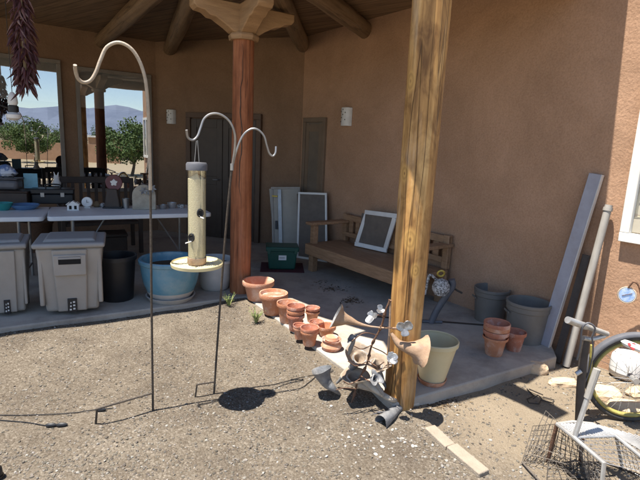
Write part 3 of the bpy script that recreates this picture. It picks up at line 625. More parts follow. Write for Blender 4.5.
def saucer(c, r, h, z, label, m, group, name='terracotta_saucer', flip=False):
    pr = [(0, 0), (r*.84, 0), (r*.86, .004), (r, h), (r*.94, h), (r*.82, .012), (0, .010)]
    if flip: pr = [(a, h-b) for a, b in pr][::-1]
    return mono(MB().lathe(pr, 40), name, label, 'saucer', M[m], (c[0], c[1], z), random.random()*6, group)
sc = P(331, 353, SZ); sc = sc+Vector((sc.x, sc.y, 0)).normalized()*.075
for k, (r, h, dz, lab, m_) in enumerate(((.080, .032, 0, 'bottom saucer of the terracotta saucer pile', 'terra_dark'), (.082, .030, .030, 'second saucer from the bottom of the pile', 'terra_pale'), (.078, .026, .058, 'third and narrower saucer of the pile', 'terra_dark'), (.056, .022, .082, 'small pale saucer topping the terracotta pile', 'terra_pale'))):
    saucer(sc, r, h, SZ+dz, lab, m_, 'terracotta saucers in a pile', flip=(k % 2 == 1))
G2 = 'terracotta pots by the grey tubs'
o, c, rt, h = pot(493, 357, 26, 336, 'bottom pot of the tall stack in front of the grey tubs', 'terra', G2, rimf=.16)
nest(c, rt, SZ, h, 'second pot of the tall stack in front of the grey tubs', 'terra_dark', .05, 1.01, G2); nest(c, rt, SZ, h, 'third pot of the tall stack in front of the grey tubs', 'terra', .085, 1.02, G2); nest(c, rt, SZ, h, 'topmost pot of the tall stack in front of the grey tubs', 'terra_dark', .115, 1.03, G2)
pot(513, 352, 22, 331, 'single terracotta pot right of the tall stack by the leaning board', 'terra_dark', G2)
# ------------------------------------------------------------------ grey tubs, cream bucket
def tub(px, py, rim_px, rim_py, label, nm='grey_tub', m='tub'):
    p = P(px, py, SZ); rt = .5*rim_px*p.y/F; d = Vector((p.x, p.y, 0)).normalized(); c = p+d*rt*.8; h = .3
    for _ in range(12): h += (proj((c.x, c.y, SZ+h))[1]-rim_py)*c.y/F
    t = thing(nm, label, 'tub', (c.x, c.y, SZ), 0, 'grey plastic tubs by the wall')
    rb = rt*.80
    MB().lathe([(0, 0), (rb, 0), (rb*1.01, .01), (rt*.93, h-.05), (rt*.90, h-.05), (rb*.96, .02), (0, .02)], 48).build('body', M[m], t)
    MB().lathe([(rt*.925, h-.075), (rt*.965, h-.07), (rt*.97, h-.03), (rt, h-.025), (rt*1.0, h-.004), (rt*.97, h), (rt*.93, h-.003), (rt*.90, h-.045), (rt*.90, h-.075)], 48).build('rim', M[m], t)
    MB().lathe([(0, h*.62), (rt*.86, h*.62), (rt*.86, h*.66), (0, h*.68)], 40).build('contents', M['litter'] if m == 'x' else M['tub'], t)
    for s in (-1, 1): MB().box((s*rt*.9-.012, -.05, h-.10), (s*rt*.9+.03*s+.012, .05, h-.085)).build('handle', M[m], t)
    return t
tub(488, 324, 37, 287.5, 'round dark grey plastic tub against the wall, left of the pair')
tub(523, 345, 46, 301, 'round grey plastic tub with clipped rim behind the single pot, right of the pair')
p = P(431, 388, SZ); c = p+Vector((p.x, p.y, 0)).normalized()*.09; c.z = 0
saucer(c, .098, .035, SZ, 'terracotta saucer under the cream bucket', 'terra', 'saucer under bucket')
cb = thing('cream_bucket', 'cream yellow plastic bucket standing behind the golden post', 'bucket', (c.x, c.y, SZ+.012))
rt = .152; rb = .082; h = .30
MB().lathe([(0, 0), (rb, 0), (rb*1.03, .012), (rt*.97, h-.012), (rt*.94, h-.012), (rb*.95, .015), (0, .015)], 48).build('body', M['cream'], cb)
MB().lathe([(rt*.965, h-.03), (rt*1.0, h-.03), (rt*1.01, h-.004), (rt*.98, h+.002), (rt*.94, h-.002), (rt*.935, h-.03)], 48).build('rim', M['cream'], cb)
MB().lathe([(0, h*.42), (rt*.715, h*.42), (rt*.715, h*.423), (0, h*.43)], 32).build('water', mat('murky_water', (.16, .16, .13), None, 6, .12), cb)
# ------------------------------------------------------------------ leaning board, pipe, bar
def lean(name, label, cat, a, b, w, th, m, edge=None, tube=False, wdir=None):
    t = thing(name, label, cat, tuple(a)); mb = MB()
    if tube: mb.tube([a, b], w/2, 18); mb.build('tube', M[m], t, world=True); MB().tube([a+(b-a)*.965, a+(b-a)*.985], w/2+.006, 18).build('collar', M[m], t, world=True)
    else:
        mb.beam(a, b, w, th, up=nr); mb.build('face', M[m], t, world=True, bevel=.003)
        if edge: dx = (b-a).normalized().cross(nr).normalized()*(w/2+.004); MB().beam(a-dx, b-dx, .008, th+.006, up=nr).build('edge', M[edge], t, world=True)
    return t
a = P(543.5, 345, SZ); b = PL(596, 174, W1-nr*.035, nr)
lean('leaning_board', 'lavender grey board with pale edge leaning on the shaded wall', 'board', a, b, .095, .03, 'lav', 'paleedge')
a = P(566, 366, .0); b = PL(609, 205, W1-nr*.06, nr)
lean('leaning_pipe', 'weathered grey metal pipe leaning where the shade ends', 'pipe', a, b, .055, .05, 'greypipe', tube=True)
a = P(557, 362, .0); b = PL(587, 255, W1-nr*.05, nr)
lean('leaning_bar', 'short dark bar leaning behind the grey pipe', 'bar', a, b, .06, .03, 'darkbar')
# ------------------------------------------------------------------ totes and bins
def make_tote(label, loc, rz):
    t = thing('beige_tote', label, 'storage bin', loc, rz, 'beige wheeled storage bins')
    W, D, Hh = .255, .235, .60
    MB().frus((-W, -D), (W, D), 0.03, Hh, .80).build('body', M['beige'], t, bevel=.025, bseg=3)
    MB().frus((-.135, -D-.016), (.135, D-.05), .035, Hh-.012, .84).build('front_panel', M['beige'], t, bevel=.012)
    MB().box((-.125, -D-.030, Hh-.235), (.125, -D+.03, Hh-.055)).build('handle_plate', M['beige'], t, bevel=.008)
    MB().box((-.085, -D-.034, Hh-.135), (.085, -D-.02, Hh-.07)).build('handle_slot', M['void'], t, bevel=.004)
    MB().box((-.085, -D-.0345, Hh-.092), (.085, -D-.025, Hh-.071)).build('grip', M['beige_dk'], t, bevel=.003)
    MB().frus((-W-.02, -D-.03), (W+.02, D+.02), Hh, Hh+.045, 1.0).build('lid', M['beige_dk'], t, bevel=.018, bseg=3)
    MB().frus((-W+.05, -D+.04), (W-.05, D-.05), Hh+.07, Hh+.044, .88).build('lid_panel', M['beige_dk'], t, bevel=.01)
    for s in (-1, 1):
        MB().box((s*.225-.018, -D*.93-.008, .10), (s*.225+.018, -D*.93+.05, Hh-.03)).build('rib', M['beige'], t, bevel=.01)
        w = MB(); w.tube([(s*.16, .16, .05), (s*.205, .16, .05)], .05, 20); w.build('wheel', M['black'], t)
    la = MB().box((-.036, -D*.90-.022, .03), (.036, -D*.82+.03, .155)).build('latch', M['black'], t, bevel=.004)
    lm = MB()
    for i in range(3): lm.box((-.022+.004*i, -D*.90-.025, .05+.03*i), (-.006, -D*.90-.0215, .064+.03*i)); lm.box((.006, -D*.90-.025, .056+.03*i), (.022, -D*.90-.0215, .07+.03*i))
    lm.build('latch_plate', M['ceramic'], la)
    return t
a, b = P(48, 316, SZ), P(98, 312, SZ); mid = (a+b)/2; rzz = math.atan2((b-a).y, (b-a).x); nrm = Vector((-math.sin(rzz), math.cos(rzz), 0))
tote = make_tote('beige lidded storage tote with recessed handle facing the yard', tuple(Vector((mid.x, mid.y, SZ))+nrm*.19), rzz)
t2 = copy_tree(tote); q = P(11, 319, SZ)+Vector((-.14, .22, 0)); t2.location = (q.x, q.y, SZ); t2.rotation_euler.z = rzz+rad(4); t2.scale = (.62, .9, .98); t2['label'] = 'narrow beige storage tote cut by the left edge of view'
for ch in list(t2.children):
    if ch.name.startswith(('handle_slot', 'grip', 'handle_plate')): bpy.data.objects.remove(ch)
p = P(118, 303, SZ); c = p+Vector((p.x, p.y, 0)).normalized()*.15
bn = thing('black_bin', 'plain black plastic waste bin between the tote and the blue pot', 'bin', (c.x, c.y, SZ))
h = .1
for _ in range(12): h += (proj((c.x, c.y, SZ+h))[1]-255)*c.y/F
MB().lathe([(0, 0), (.138, 0), (.145, .01), (.172, h-.02), (.178, h-.018), (.178, h), (.168, h), (.14, .02), (0, .02)], 40).build('body', M['black'], bn)
MB().lathe([(.172, h-.035), (.186, h-.035), (.186, h+.003), (.17, h+.003), (.168, h-.03)], 40).build('rim', M['black'], bn)
p = P(171, 305, SZ); c = p+Vector((p.x, p.y, 0)).normalized()*.2; bpx, bpy_ = c.x, c.y
saucer((bpx, bpy_), .235, .05, SZ, 'grey saucer under the large blue glazed pot', 'whitepot', 'saucer under blue pot', 'glazed_saucer')
bp_ = thing('blue_pot', 'large blue glazed planter with pale lower band standing in front of the table', 'planter', (bpx, bpy_, SZ+.012))
h = .40
MB().lathe([(0, 0), (.17, 0), (.185, .02), (.225, .09), (.255, .17), (.272, .27), (.278, h-.05), (.292, h-.04), (.296, h-.012), (.285, h), (.262, h-.004), (.255, h-.05), (.235, .17), (.16, .03), (0, .03)], 56).build('body', M['blue'], bp_)
MB().lathe([(.186, .018), (.2065, .052), (.226, .088), (.2245, .0885), (.204, .055), (.184, .02)], 56).build('base_band', M['whitepot'], bp_)
MB().lathe([(0, h-.09), (.25, h-.09), (.25, h-.085), (0, h-.07)], 40).build('soil', M['litter'], bp_)
p = P(215, 292, SZ); c = p+Vector((p.x, p.y, 0)).normalized()*.15
wp = thing('grey_white_pot', 'dirty white glazed pot half hidden behind the feeder tray', 'planter', (c.x, c.y, SZ))
h = .33; MB().lathe([(0, 0), (.13, 0), (.15, .02), (.175, .12), (.185, .24), (.19, h-.04), (.205, h-.03), (.205, h-.004), (.185, h), (.17, h-.04), (.16, .1), (0, .04)], 48).build('body', M['whitepot'], wp)
MB().lathe([(0, h-.06), (.168, h-.06), (0, h-.04)], 32).build('soil', M['litter'], wp)
# green tote on its maroon mat
a, b = P(267, 271, SZ), P(294, 270, SZ); mid = (a+b)/2; rz = math.atan2((b-a).y, (b-a).x)
mt = MB().box((-.27, -.09, 0), (.27, .38, .008)); mono(mt, 'door_mat', 'maroon floor mat under the green tote', 'mat', M['maroon'], (mid.x+.02, mid.y, SZ), rz*.3)
gt = thing('green_tote', 'dark green plastic storage tote with white label on a maroon mat', 'storage bin', (mid.x, mid.y+.12, SZ+.009), rz*.4)
hh = .29
MB().frus((-.185, -.13), (.185, .13), 0, hh-.045, .88).build('body', M['green'], gt, bevel=.02, bseg=3)
MB().frus((-.205, -.15), (.205, .15), hh-.06, hh, .98).build('lid', M['green'], gt, bevel=.014)
for s in (-1, 1): MB().box((s*.165-.02, -.150, hh-.085), (s*.165+.02, -.128, hh-.02)).build('clip', M['green'], gt, bevel=.004)
lb_ = MB().box((-.045, -.1275, .125), (.05, -.1225, .185)).build('label', M['white'], gt)
MB().box((-.035, -.1285, .15), (.03, -.1272, .157)).build('print', M['greytube'], lb_)
# ------------------------------------------------------------------ bench with leaning screen
sz = .43
a, b = P(306, 243, sz), P(392, 271, sz); d = (b-a).normalized(); L_ = 1.74; rz = math.atan2(d.y, d.x)
bn = thing('wooden_bench', 'long brown wooden bench with slatted back along the wall', 'bench', (a.x, a.y, SZ), rz)   # local x along the bench, +y to the wall
D = .56; st = sz-SZ
def bx(name, lo, hi, m='bench', bev=.006): return MB().box(lo, hi).build(name, M[m], bn, bevel=bev)
bx('seat', (0, 0, st-.04), (L_, D, st)); bx('apron', (.0, -.014, st-.135), (L_, .03, st-.002))
bx('apron', (.0, D-.03, st-.135), (L_, D, st-.042))
for x in (.02, L_-.10):
    bx('leg', (x, .034, 0), (x+.085, .115, st-.042)); bx('leg', (x, D-.06, 0), (x+.085, D+.02, st+.42 if False else st-.042))
    bx('arm_support', (x+.005, .04, st+.001), (x+.08, .11, st+.235)); bx('arm', (x-.02, -.02, st+.236), (x+.105, D+.05, st+.272))
bx('back_rail', (.02, D-.005, st+.27), (L_-.02, D+.035, st+.345)); bx('back_rail', (.02, D-.003, st+.06), (L_-.02, D+.03, st+.12))
for x in (.02, L_-.09): bx('back_post', (x, D-.008, st+.001), (x+.07, D+.05, st+.355))
k = 0; x = .14
while x < L_-.2:
    bx('back_slat', (x, D+.002, st+.121), (x+.075, D+.022, st+.269), 'bench', .003); x += .125
# white framed screen propped on the seat
p0 = P(354.5, 245.5, sz+.012); p1 = P(386, 252.5, sz+.012)
q0 = PL(366, 210, W1-nr*.17, nr); q1 = PL(398, 214, W1-nr*.17, nr)
def screen_frame(name, label, corners, fw, mf, mm, th=.018, group=None, extra=None):
    A, B, C_, D_ = [Vector(c) for c in corners]      # bottom-left, bottom-right, top-right, top-left
    o = A.copy(); t = thing(name, label, 'window screen', tuple(o), 0, group); f = MB(); n_ = (B-A).cross(D_-A).normalized()
    ex = (B-A).normalized(); ey = (D_-A).normalized()
    f.beam(A+ey*fw/2, B+ey*fw/2, th, fw, up=n_.cross(ex)); f.beam(D_-ey*fw/2, C_-ey*fw/2, th, fw, up=n_.cross(ex))
    f.beam(A+ey*fw+ex*fw/2, D_-ey*fw+ex*fw/2, th, fw, up=ex); f.beam(B+ey*fw-ex*fw/2, C_-ey*fw-ex*fw/2, th, fw, up=ex)
    f.build('frame', M[mf], t, world=True, bevel=.003)
    i = fw*.9; MB().add([A+ex*i+ey*i, B-ex*i+ey*i, C_-ex*i-ey*i, D_-ex*i-ey*i], [(0, 1, 2, 3)]).build('mesh_panel', M[mm], t, world=True, smooth=0)
    return t, n_, ex, ey
screen_frame('window_screen', 'white framed window screen propped on the wooden bench', (p0, p1, q1, q0), .05, 'screenframe', 'screenmesh', .025)
# screens in the far corner
y0 = 6.62
A = PY(272, 252, y0); B = PY(300, 252, y0); C_ = PY(300, 187, y0+.25); D_ = PY(271, 187, y0+.3); A.z = B.z = SZ; A.y += .08
t, n_, ex, ey = screen_frame('storm_screen', 'grey metal storm screen with dark fittings leaning in the far corner', (A, B, C_, D_), .03, 'greypipe', 'panelgrey', .02, 'screens leaning in the far corner')
MB().beam(A+ex*.13+ey*.03-n_*.0+n_*.013, D_+ex*.13-ey*.03+n_*.013, .012, .05, up=ex).build('stile', M['steel'], t, world=True)
MB().beam(A+ex*.075+ey*.35+n_*.02, A+ex*.075+ey*.47+n_*.02, .01, .035, up=ex).build('latch', M['black'], t, world=True)
MB().beam(D_+ex*.02-ey*.13+n_*.02, D_+ex*.10-ey*.13+n_*.02, .02, .02).build('bracket', M['brass'], t, world=True)
A = PY(297, 250, 6.5); B = PY(328, 250, 6.3); C_ = PY(327, 193, 6.5); D_ = PY(298.5, 192, 6.66); A.z = B.z = SZ
screen_frame('insect_screen', 'white edged insect screen leaning beside the wooden bench end', (A, B, C_, D_), .028, 'screenframe', 'screenmesh', .02, 'screens leaning in the far corner')
# ------------------------------------------------------------------ sconces
def sconce(p, nrm, w, h, label):
    rz = math.atan2(nrm.y, nrm.x)+math.pi/2; t = thing('wall_sconce', label, 'wall lamp', tuple(p), rz, 'ceramic wall sconces')   # local -y out of the wall
    n = 12; vs = []; 
    for z in (-h/2, h/2):
        for i in range(n+1): a = math.pi*i/n; vs.append((-w/2*math.cos(a), -.085*math.sin(a)**.7 if 0 < i < n else 0, z))
    fs = [(i, i+1, i+n+2, i+n+1) for i in range(n)]
    MB().add(vs, fs+[tuple(range(n+1))[::-1]]).build('shade', M['ceramic'], t)
    hm = MB()
    for (x, z) in ((-.03, .05), (.0, .07), (.03, .04), (-.02, -.01), (.03, -.03), (0, .02), (-.03, -.05)):
        y = -.085*max(.05, 1-(2*x/w)**2)**.35-.001; hm.lathe([(0, 0), (.008, 0), (.008, .002), (0, .002)], 8, M=Matrix.Translation((x*w/.12, y, z*h/.18)) @ Matrix.Rotation(rad(90), 4, 'X'))
    hm.build('perforation', M['darkwood'], t); return t
sconce(PL(172, 117, K1+nd*.003, nd), nd, .15, .22, 'white perforated ceramic sconce beside the porch door')
sconce(PL(348, 117, W1-nr*.003, nr), -nr, .16, .225, 'white ceramic sconce on the right wall above the bench')
# ------------------------------------------------------------------ folding tables
def make_table(label, a, d, L_, W=.74):
    rz = math.atan2(d.y, d.x); t = thing('folding_table', label, 'table', (a.x, a.y, SZ), rz, 'white folding tables'); h = .745
    top = []
    for cx, cy, s0 in ((L_-.05, W-.05, 0), (.05, W-.05, 90), (.05, .05, 180), (L_-.05, .05, 270)): top += [(cx+.05*math.cos(rad(s0+k*22.5)), cy+.05*math.sin(rad(s0+k*22.5))) for k in range(5)]
    MB().prism(top, h-.045, h).build('tabletop', M['tabletop'], t, bevel=.008)
    for x in (.22, L_-.22):
        for y in (.08, W-.08): MB().tube([(x, y, 0), (x, y, h-.046)], .014, 10).build('leg', M['steel'], t)
        MB().tube([(x, .08, .14), (x, W-.08, .14)], .011, 8).build('crossbar', M['steel'], t)
        s = 1 if x < L_/2 else -1; MB().tube([(x, W/2, .14), (x+s*.33, W/2, h-.06)], .009, 8).build('brace', M['steel'], t)
    return t
TZ = SZ+.745
a = P(47, 217, TZ); b = P(212, 213, TZ); make_table('white plastic folding table behind the blue pot, laden with garden odds and ends', a, (b-a).normalized(), (b-a).length)
b = P(43, 217, TZ); a = P(0, 217.5, TZ); d = (b-a).normalized(); make_table('white plastic folding table at the left edge, holding dark cases', b-d*1.75, d, 1.75)
# ------------------------------------------------------------------ things on the tables
def on_table(px, py): return P(px, py, TZ+.001)
def lathe_thing(name, label, cat, m, p, prof, n=28, **k): return mono(MB().lathe(prof, n), name, label, cat, M[m], tuple(p), 0, **k)
lathe_thing('teal_bowl', 'small teal bowl at the left edge of the left table', 'bowl', 'teal', on_table(3, 210), [(0, 0), (.05, 0), (.075, .03), (.095, .075), (.088, .075), (.06, .02), (0, .015)])
lathe_thing('blue_dish', 'shallow blue dish on the left table', 'dish', 'dishblue', on_table(25, 209), [(0, 0), (.09, 0), (.13, .03), (.14, .05), (.13, .05), (.09, .015), (0, .012)])
def boxthing(name, label, cat, m, p, w, d, h, rz=rad(28), bev=.01, lid=None, handle=None, extra=()):
    t = thing(name, label, cat, tuple(p), rz)
    MB().box((-w/2, -d/2, 0), (w/2, d/2, h)).build('body', M[m], t, bevel=bev)
    if lid: MB().box((-w/2-.01, -d/2-.01, h+.002), (w/2+.01, d/2+.01, h+lid)).build('lid', M[m], t, bevel=bev)
    if handle: MB().tube(spline([(-handle/2, 0, h+(lid or 0)), (-handle/2, 0, h+(lid or 0)+.04), (handle/2, 0, h+(lid or 0)+.04), (handle/2, 0, h+(lid or 0))], 4), .008, 8).build('handle', M['black'], t)
    for i, (lo, hi, mm) in enumerate(extra): MB().box(lo, hi).build('catch', M[mm], t, bevel=.002)
    return t
p = on_table(48, 204); p = p+Vector((0, .12, 0))
boxthing('tool_case', 'long black tool case with ridged lid across the two tables', 'case', 'black', p, .42, .22, .11, rad(25), .012, .06, .14, [((-.12, -.122, .08), (-.08, -.108, .13), 'steel'), ((.08, -.122, .08), (.12, -.108, .13), 'steel')])
p = on_table(10, 204); p = p+Vector((0, .06, 0)); boxthing('dark_crate', 'dark grey crate stacked with clutter on the left table', 'crate', 'darkwood', p, .34, .26, .13, rad(18), .008, .02)
p2 = Vector((p.x-.05, p.y+.02, p.z+.155)); boxthing('camera_bag', 'lumpy dark bag resting on the dark crate', 'bag', 'greytube', p2, .24, .18, .11, rad(10), .035, .02, .10)
p3 = Vector((p.x-.09, p.y+.06, p.z+.30)); mono(MB().lathe([(0, 0), (.07, .0), (.10, .03), (.085, .08), (.04, .12), (0, .13)], 14, wob=lambda a, z: 1+.18*math.sin(3*a+z*30)), 'cloth_bundle', 'blue and white cloth bundle on top of the dark bag', 'cloth', mat('blue_white_cloth', (.55, .60, .68), (.10, .17, .36), 12, .9, contrast=(.44, .56)), tuple(p3))
bt = thing('spray_bottle', 'small white bottle standing by the black tool case', 'bottle', tuple(on_table(18, 202)+Vector((0, -.02, 0))))
MB().lathe([(0, 0), (.026, 0), (.028, .01), (.028, .07), (.014, .09), (.012, .1)], 20).build('body', M['white'], bt); MB().lathe([(.012, .1), (.016, .1), (.016, .125), (0, .127)], 16).build('cap', M['black'], bt)
q = on_table(27, 203); t = thing('blue_card', 'pale blue card standing on the left table before the window', 'card', (q.x, q.y+.1, TZ+.16), rad(20))
MB().box((-.07, -.004, 0), (.07, .004, .17)).build('card', M['skyblue'], t); MB().box((-.055, -.03, -.158), (.055, .03, -.002)).build('stand', M['darkwood'], t)
q = on_table(55, 200); t = thing('white_figurine', 'small white two-eared figurine on the tool case', 'figurine', (q.x, q.y+.06, TZ+.17))
MB().lathe([(0, 0), (.045, 0), (.05, .03), (.035, .06), (.03, .08), (.034, .10), (.02, .125), (0, .13)], 18).build('body', M['white'], t)
for s in (-1, 1): MB().tube([(s*.016, 0, .115), (s*.028, 0, .165)], [.012, .003], 8).build('ear', M['white'], t)
# little birdhouse
q = on_table(73.5, 210); t = thing('toy_birdhouse', 'little white house-shaped ornament with dark openings on the right table', 'ornament', tuple(q), rad(20))
vs = [(-.055, -.035, 0), (.055, -.035, 0), (.055, -.035, .06), (0, -.035, .10), (-.055, -.035, .06)]; vs += [(x, .035, z) for x, y, z in vs]
MB().add(vs, [(0, 1, 2, 3, 4), (9, 8, 7, 6, 5), (0, 5, 6, 1), (1, 6, 7, 2), (2, 7, 8, 3), (3, 8, 9, 4), (4, 9, 5, 0)]).build('body', M['white'], t)
for s in (-1, 1): MB().beam((s*.032, -.0, .0865), (s*.064, 0, .06), .09, .008, up=(0, 0, 1)).build('roof', M['ceramic'], t); MB().box((s*.024-.012, -.038, .012), (s*.024+.012, -.0345, .05)).build('opening', M['void'], t)
q = on_table(87.5, 208); t = thing('white_clock', 'round white table clock beside the little white house', 'clock', tuple(q), rad(10))
MB().lathe([(0, 0), (.052, 0), (.056, .006), (.056, .03), (.05, .036), (0, .034)], 32, M=Matrix.Translation((0, .02, .062)) @ Matrix.Rotation(rad(80), 4, 'X')).build('case', M['white'], t)
MB().box((-.03, -.01, 0), (.03, .04, .012)).build('foot', M['white'], t)
hands = MB(); hands.beam((0, -.021, .064), (.003, -.0245, .094), .003, .003); hands.beam((0, -.021, .064), (.020, -.022, .068), .003, .003); hands.build('hand', M['black'], t)
for i, (px, py, hgt, lab, m_) in enumerate(((97, 207, .07, 'knobbly dark pine cone ornament beside the clock', 'litter'), (103, 207, .05, 'small grey stone ornament near the dark stand', 'speck'))):
    lathe_thing('trinket', lab, 'ornament', m_, on_table(px, py), [(0, 0), (.03, 0), (.042, .02), (.036, hgt*.6), (.018, hgt*.9), (0, hgt)], 12)
# dark stand with red disc
q = on_table(113, 208); t = thing('disc_stand', 'dark sculpted stand topped by a round dark red plaque with pale centre', 'ornament', tuple(q), rad(15))
MB().frus((-.085, -.05), (.085, .05), .22, 0, .62).build('stand', M['darkwood'], t, bevel=.012); MB().box((-.10, -.06, 0), (.10, .06, .02)).build('foot', M['black'], t, bevel=.004)
Mx = Matrix.Translation((.02, .0, .285)) @ Matrix.Rotation(rad(85), 4, 'X'); MB().lathe([(0, 0), (.085, 0), (.09, .006), (.085, .016), (0, .012)], 36, M=Mx).build('plaque', M['darkred'], t)
MB().lathe([(0, .0125), (.034, .015), (.03, .018), (0, .019)], 16, M=Mx, wob=lambda a, z: 1+.25*math.sin(5*a)).build('emblem', M['ceramic'], t)
lathe_thing('metal_cup', 'grey metal cup left of the arched stone slab', 'cup', 'steel', on_table(126, 208), [(0, 0), (.035, 0), (.04, .11), (.036, .11), (.032, .01), (0, .008)])
# arched slab with leaf ornament
q = on_table(144.5, 209.5); t = thing('arched_slab', 'buff arched stone slab standing on the table edge', 'stone slab', tuple(q), rad(14))
pr = [(-.125, 0), (.125, 0), (.125, .16)]+[(.125*math.cos(a), .16+.12*math.sin(a)) for a in [math.pi*k/12 for k in range(1, 12)]]+[(-.125, .16)]
vs = [(x, -.02, z) for x, z in pr]+[(x, .02, z) for x, z in pr]; n = len(pr)
MB().add(vs, [tuple(range(n)), tuple(range(2*n-1, n-1, -1))]+[(i, i+n, (i+1) % n+n, (i+1) % n) for i in range(n)]).build('slab', M['slate'], t, bevel=.006)
lfm = MB()
for cx, cz, r in ((-.0, .215, .05), (.085, .245, .055), (.06, .19, .035)):
    for k in range(6):
        a = k*math.pi/3+cx*9; tip = Vector((cx+r*math.cos(a), -.045-.02*math.sin(k*2), cz+r*math.sin(a))); c = Vector((cx, -.03, cz)); w = Vector((-math.sin(a), 0, math.cos(a)))*r*.25; lfm.add([c, (c+tip)/2+w, tip, (c+tip)/2-w], [(0, 1, 2, 3)])
lfm.build('leaf_ornament', M['greyhorn'], t, smooth=0)
for i, (px, py, r, h, lab, m_) in enumerate(((163, 209, .05, .05, 'small grey dish near the arched slab', 'steel'), (172, 208, .055, .065, 'tin bowl near the right end of the table', 'galv'), (181, 208, .045, .04, 'low dark dish at the right end of the table', 'speck'))):
    lathe_thing('small_bowl', lab, 'bowl', m_, on_table(px, py), [(0, 0), (r*.7, 0), (r*.9, h*.4), (r, h), (r*.92, h), (r*.7, h*.2), (0, h*.15)], group='small bowls on the right table')
# slatted armchair behind the table
q = P(98, 262, SZ); q = PY(100, 215, 6.35); t = thing('slat_chair', 'dark slat-backed wooden settee behind the white table', 'settee', (q.x, q.y, SZ), rad(33))
w = .46
for s in (-1, 1):
    MB().box((s*w-.025, -.30, 0), (s*w+.025, -.25, .62)).build('leg', M['darkwood'], t, bevel=.004); MB().box((s*w-.025, .22, 0), (s*w+.025, .27, .97)).build('leg', M['darkwood'], t, bevel=.004); MB().box((s*w-.035, -.32, .62), (s*w+.035, .22, .65)).build('arm', M['darkwood'], t, bevel=.006)
MB().box((-w+.026, -.29, .40), (w-.026, .22, .44)).build('seat', M['darkwood'], t, bevel=.006)
MB().box((-w+.026, .225, .90), (w-.026, .262, .985)).build('back_rail', M['darkwood'], t, bevel=.006); MB().box((-w+.026, .225, .50), (w-.026, .262, .55)).build('back_rail', M['darkwood'], t, bevel=.006)
for k in range(9): x = -w+.08+k*(2*w-.16)/8; MB().box((x-.02, .232, .551), (x+.02, .255, .899)).build('back_slat', M['darkwood'], t)
# under the tables
q = P(33, 252, SZ); t = thing('wicker_basket', 'brown wicker basket stored under the left table', 'basket', (q.x, q.y+.1, SZ))
MB().lathe([(0, 0), (.16, 0), (.20, .38), (.185, .38), (.15, .02), (0, .02)], 28).build('body', M['wicker'], t); MB().lathe([(.185, .37), (.212, .37), (.212, .40), (.185, .40), (.185, .37)], 28).build('rim', M['wicker'], t)
q = P(95, 262, SZ); boxthing('storage_box', 'dark brown lidded box in the shadow under the right table', 'box', 'darkwood', (q.x, q.y+.3, SZ), .5, .32, .28, rad(28), .01, .04)
# ------------------------------------------------------------------ feeder poles
def along(pxs, y0, y1):
    n = len(pxs); return [PY(px, py, y0+(y1-y0)*i/(n-1)) for i, (px, py) in enumerate(pxs)]
base = P(153, 412, 0)
t = thing('crook_pole', 'tall single shepherd crook pole with pale worn hook on the left', 'garden pole', tuple(base))
yb = base.y
low = [base, PY(151.5, 300, yb+.003), PY(150.5, 190, yb+.005)]
MB().tube(spline([low[0]-Vector((0, 0, .12))]+low, 5), .0068, 10).build('shaft', M['iron'], t, world=True)
up = along([(150.5, 190), (149, 130), (146.5, 88), (141.5, 66), (132, 49.5), (119, 42.5), (107, 47), (100.5, 60), (96, 72), (90.5, 80.5), (83.5, 82.5), (78, 78.5), (75.5, 71), (75, 65)], yb+.005, 2.42)
MB().tube(spline(up, 5), .0088, 12).build('crook', M['crook_white'], t, world=True)
j = PY(152.6, 393, yb); e = PY(97, 409, 2.45); g_ = PY(95, 427, 2.47); g_.z = -.03
MB().tube([j, e+(j-e)*.06, e, e+(g_-e)*.1, g_], .0062, 8).build('foot_step', M['iron'], t, world=True)
base = P(214, 394, 0); yb = base.y
t = thing('double_crook_pole', 'double hooked shepherd crook pole carrying the seed feeder', 'garden pole', tuple(base))
sh_ = [base-Vector((0, 0, .12)), base]+along([(219, 320), (225, 240), (229.5, 190), (232.5, 164)], yb, yb)
MB().tube(spline(sh_, 5), .0068, 10).build('shaft', M['iron'], t, world=True)
la = along([(232.5, 164), (235, 147), (234.5, 133), (229.5, 121.5), (220.5, 114.5), (211, 114), (204, 119), (200.5, 128), (197.5, 136), (193, 140), (188, 137.5), (186.5, 130)], yb, 2.69)
MB().tube(spline(la, 5), .0066, 10).build('crook', M['steel'], t, world=True)
ra = along([(231.5, 172), (235.5, 154), (242, 137), (250, 129.5), (257.5, 129.5), (264, 136), (267, 146), (269.5, 153.5), (273, 156), (275.5, 152.5), (276, 146.5)], yb, yb+.08)
MB().tube(spline(ra, 5), .0062, 10).build('crook', M['steel'], t, world=True)
wr_ = MB(); wr_.tube(arc((0, 0, 0), .012, 0, 6.28, 12, (1, 0, 0), (0, 1, 0)), .003, 6)
q = PY(232, 167, yb); MB().tube([q-Vector((0, 0, .02)), q+Vector((0, 0, .02))], .0105, 10).build('joint_collar', M['steel'], t, world=True)
j = PY(213.8, 382, yb); e = PY(197, 384.5, yb-.06); g_ = PY(194.5, 397, yb-.06); g_.z = -.03
MB().tube([j, e+(j-e)*.1, e, e+(g_-e)*.15, g_], .0058, 8).build('foot_step', M['iron'], t, world=True)
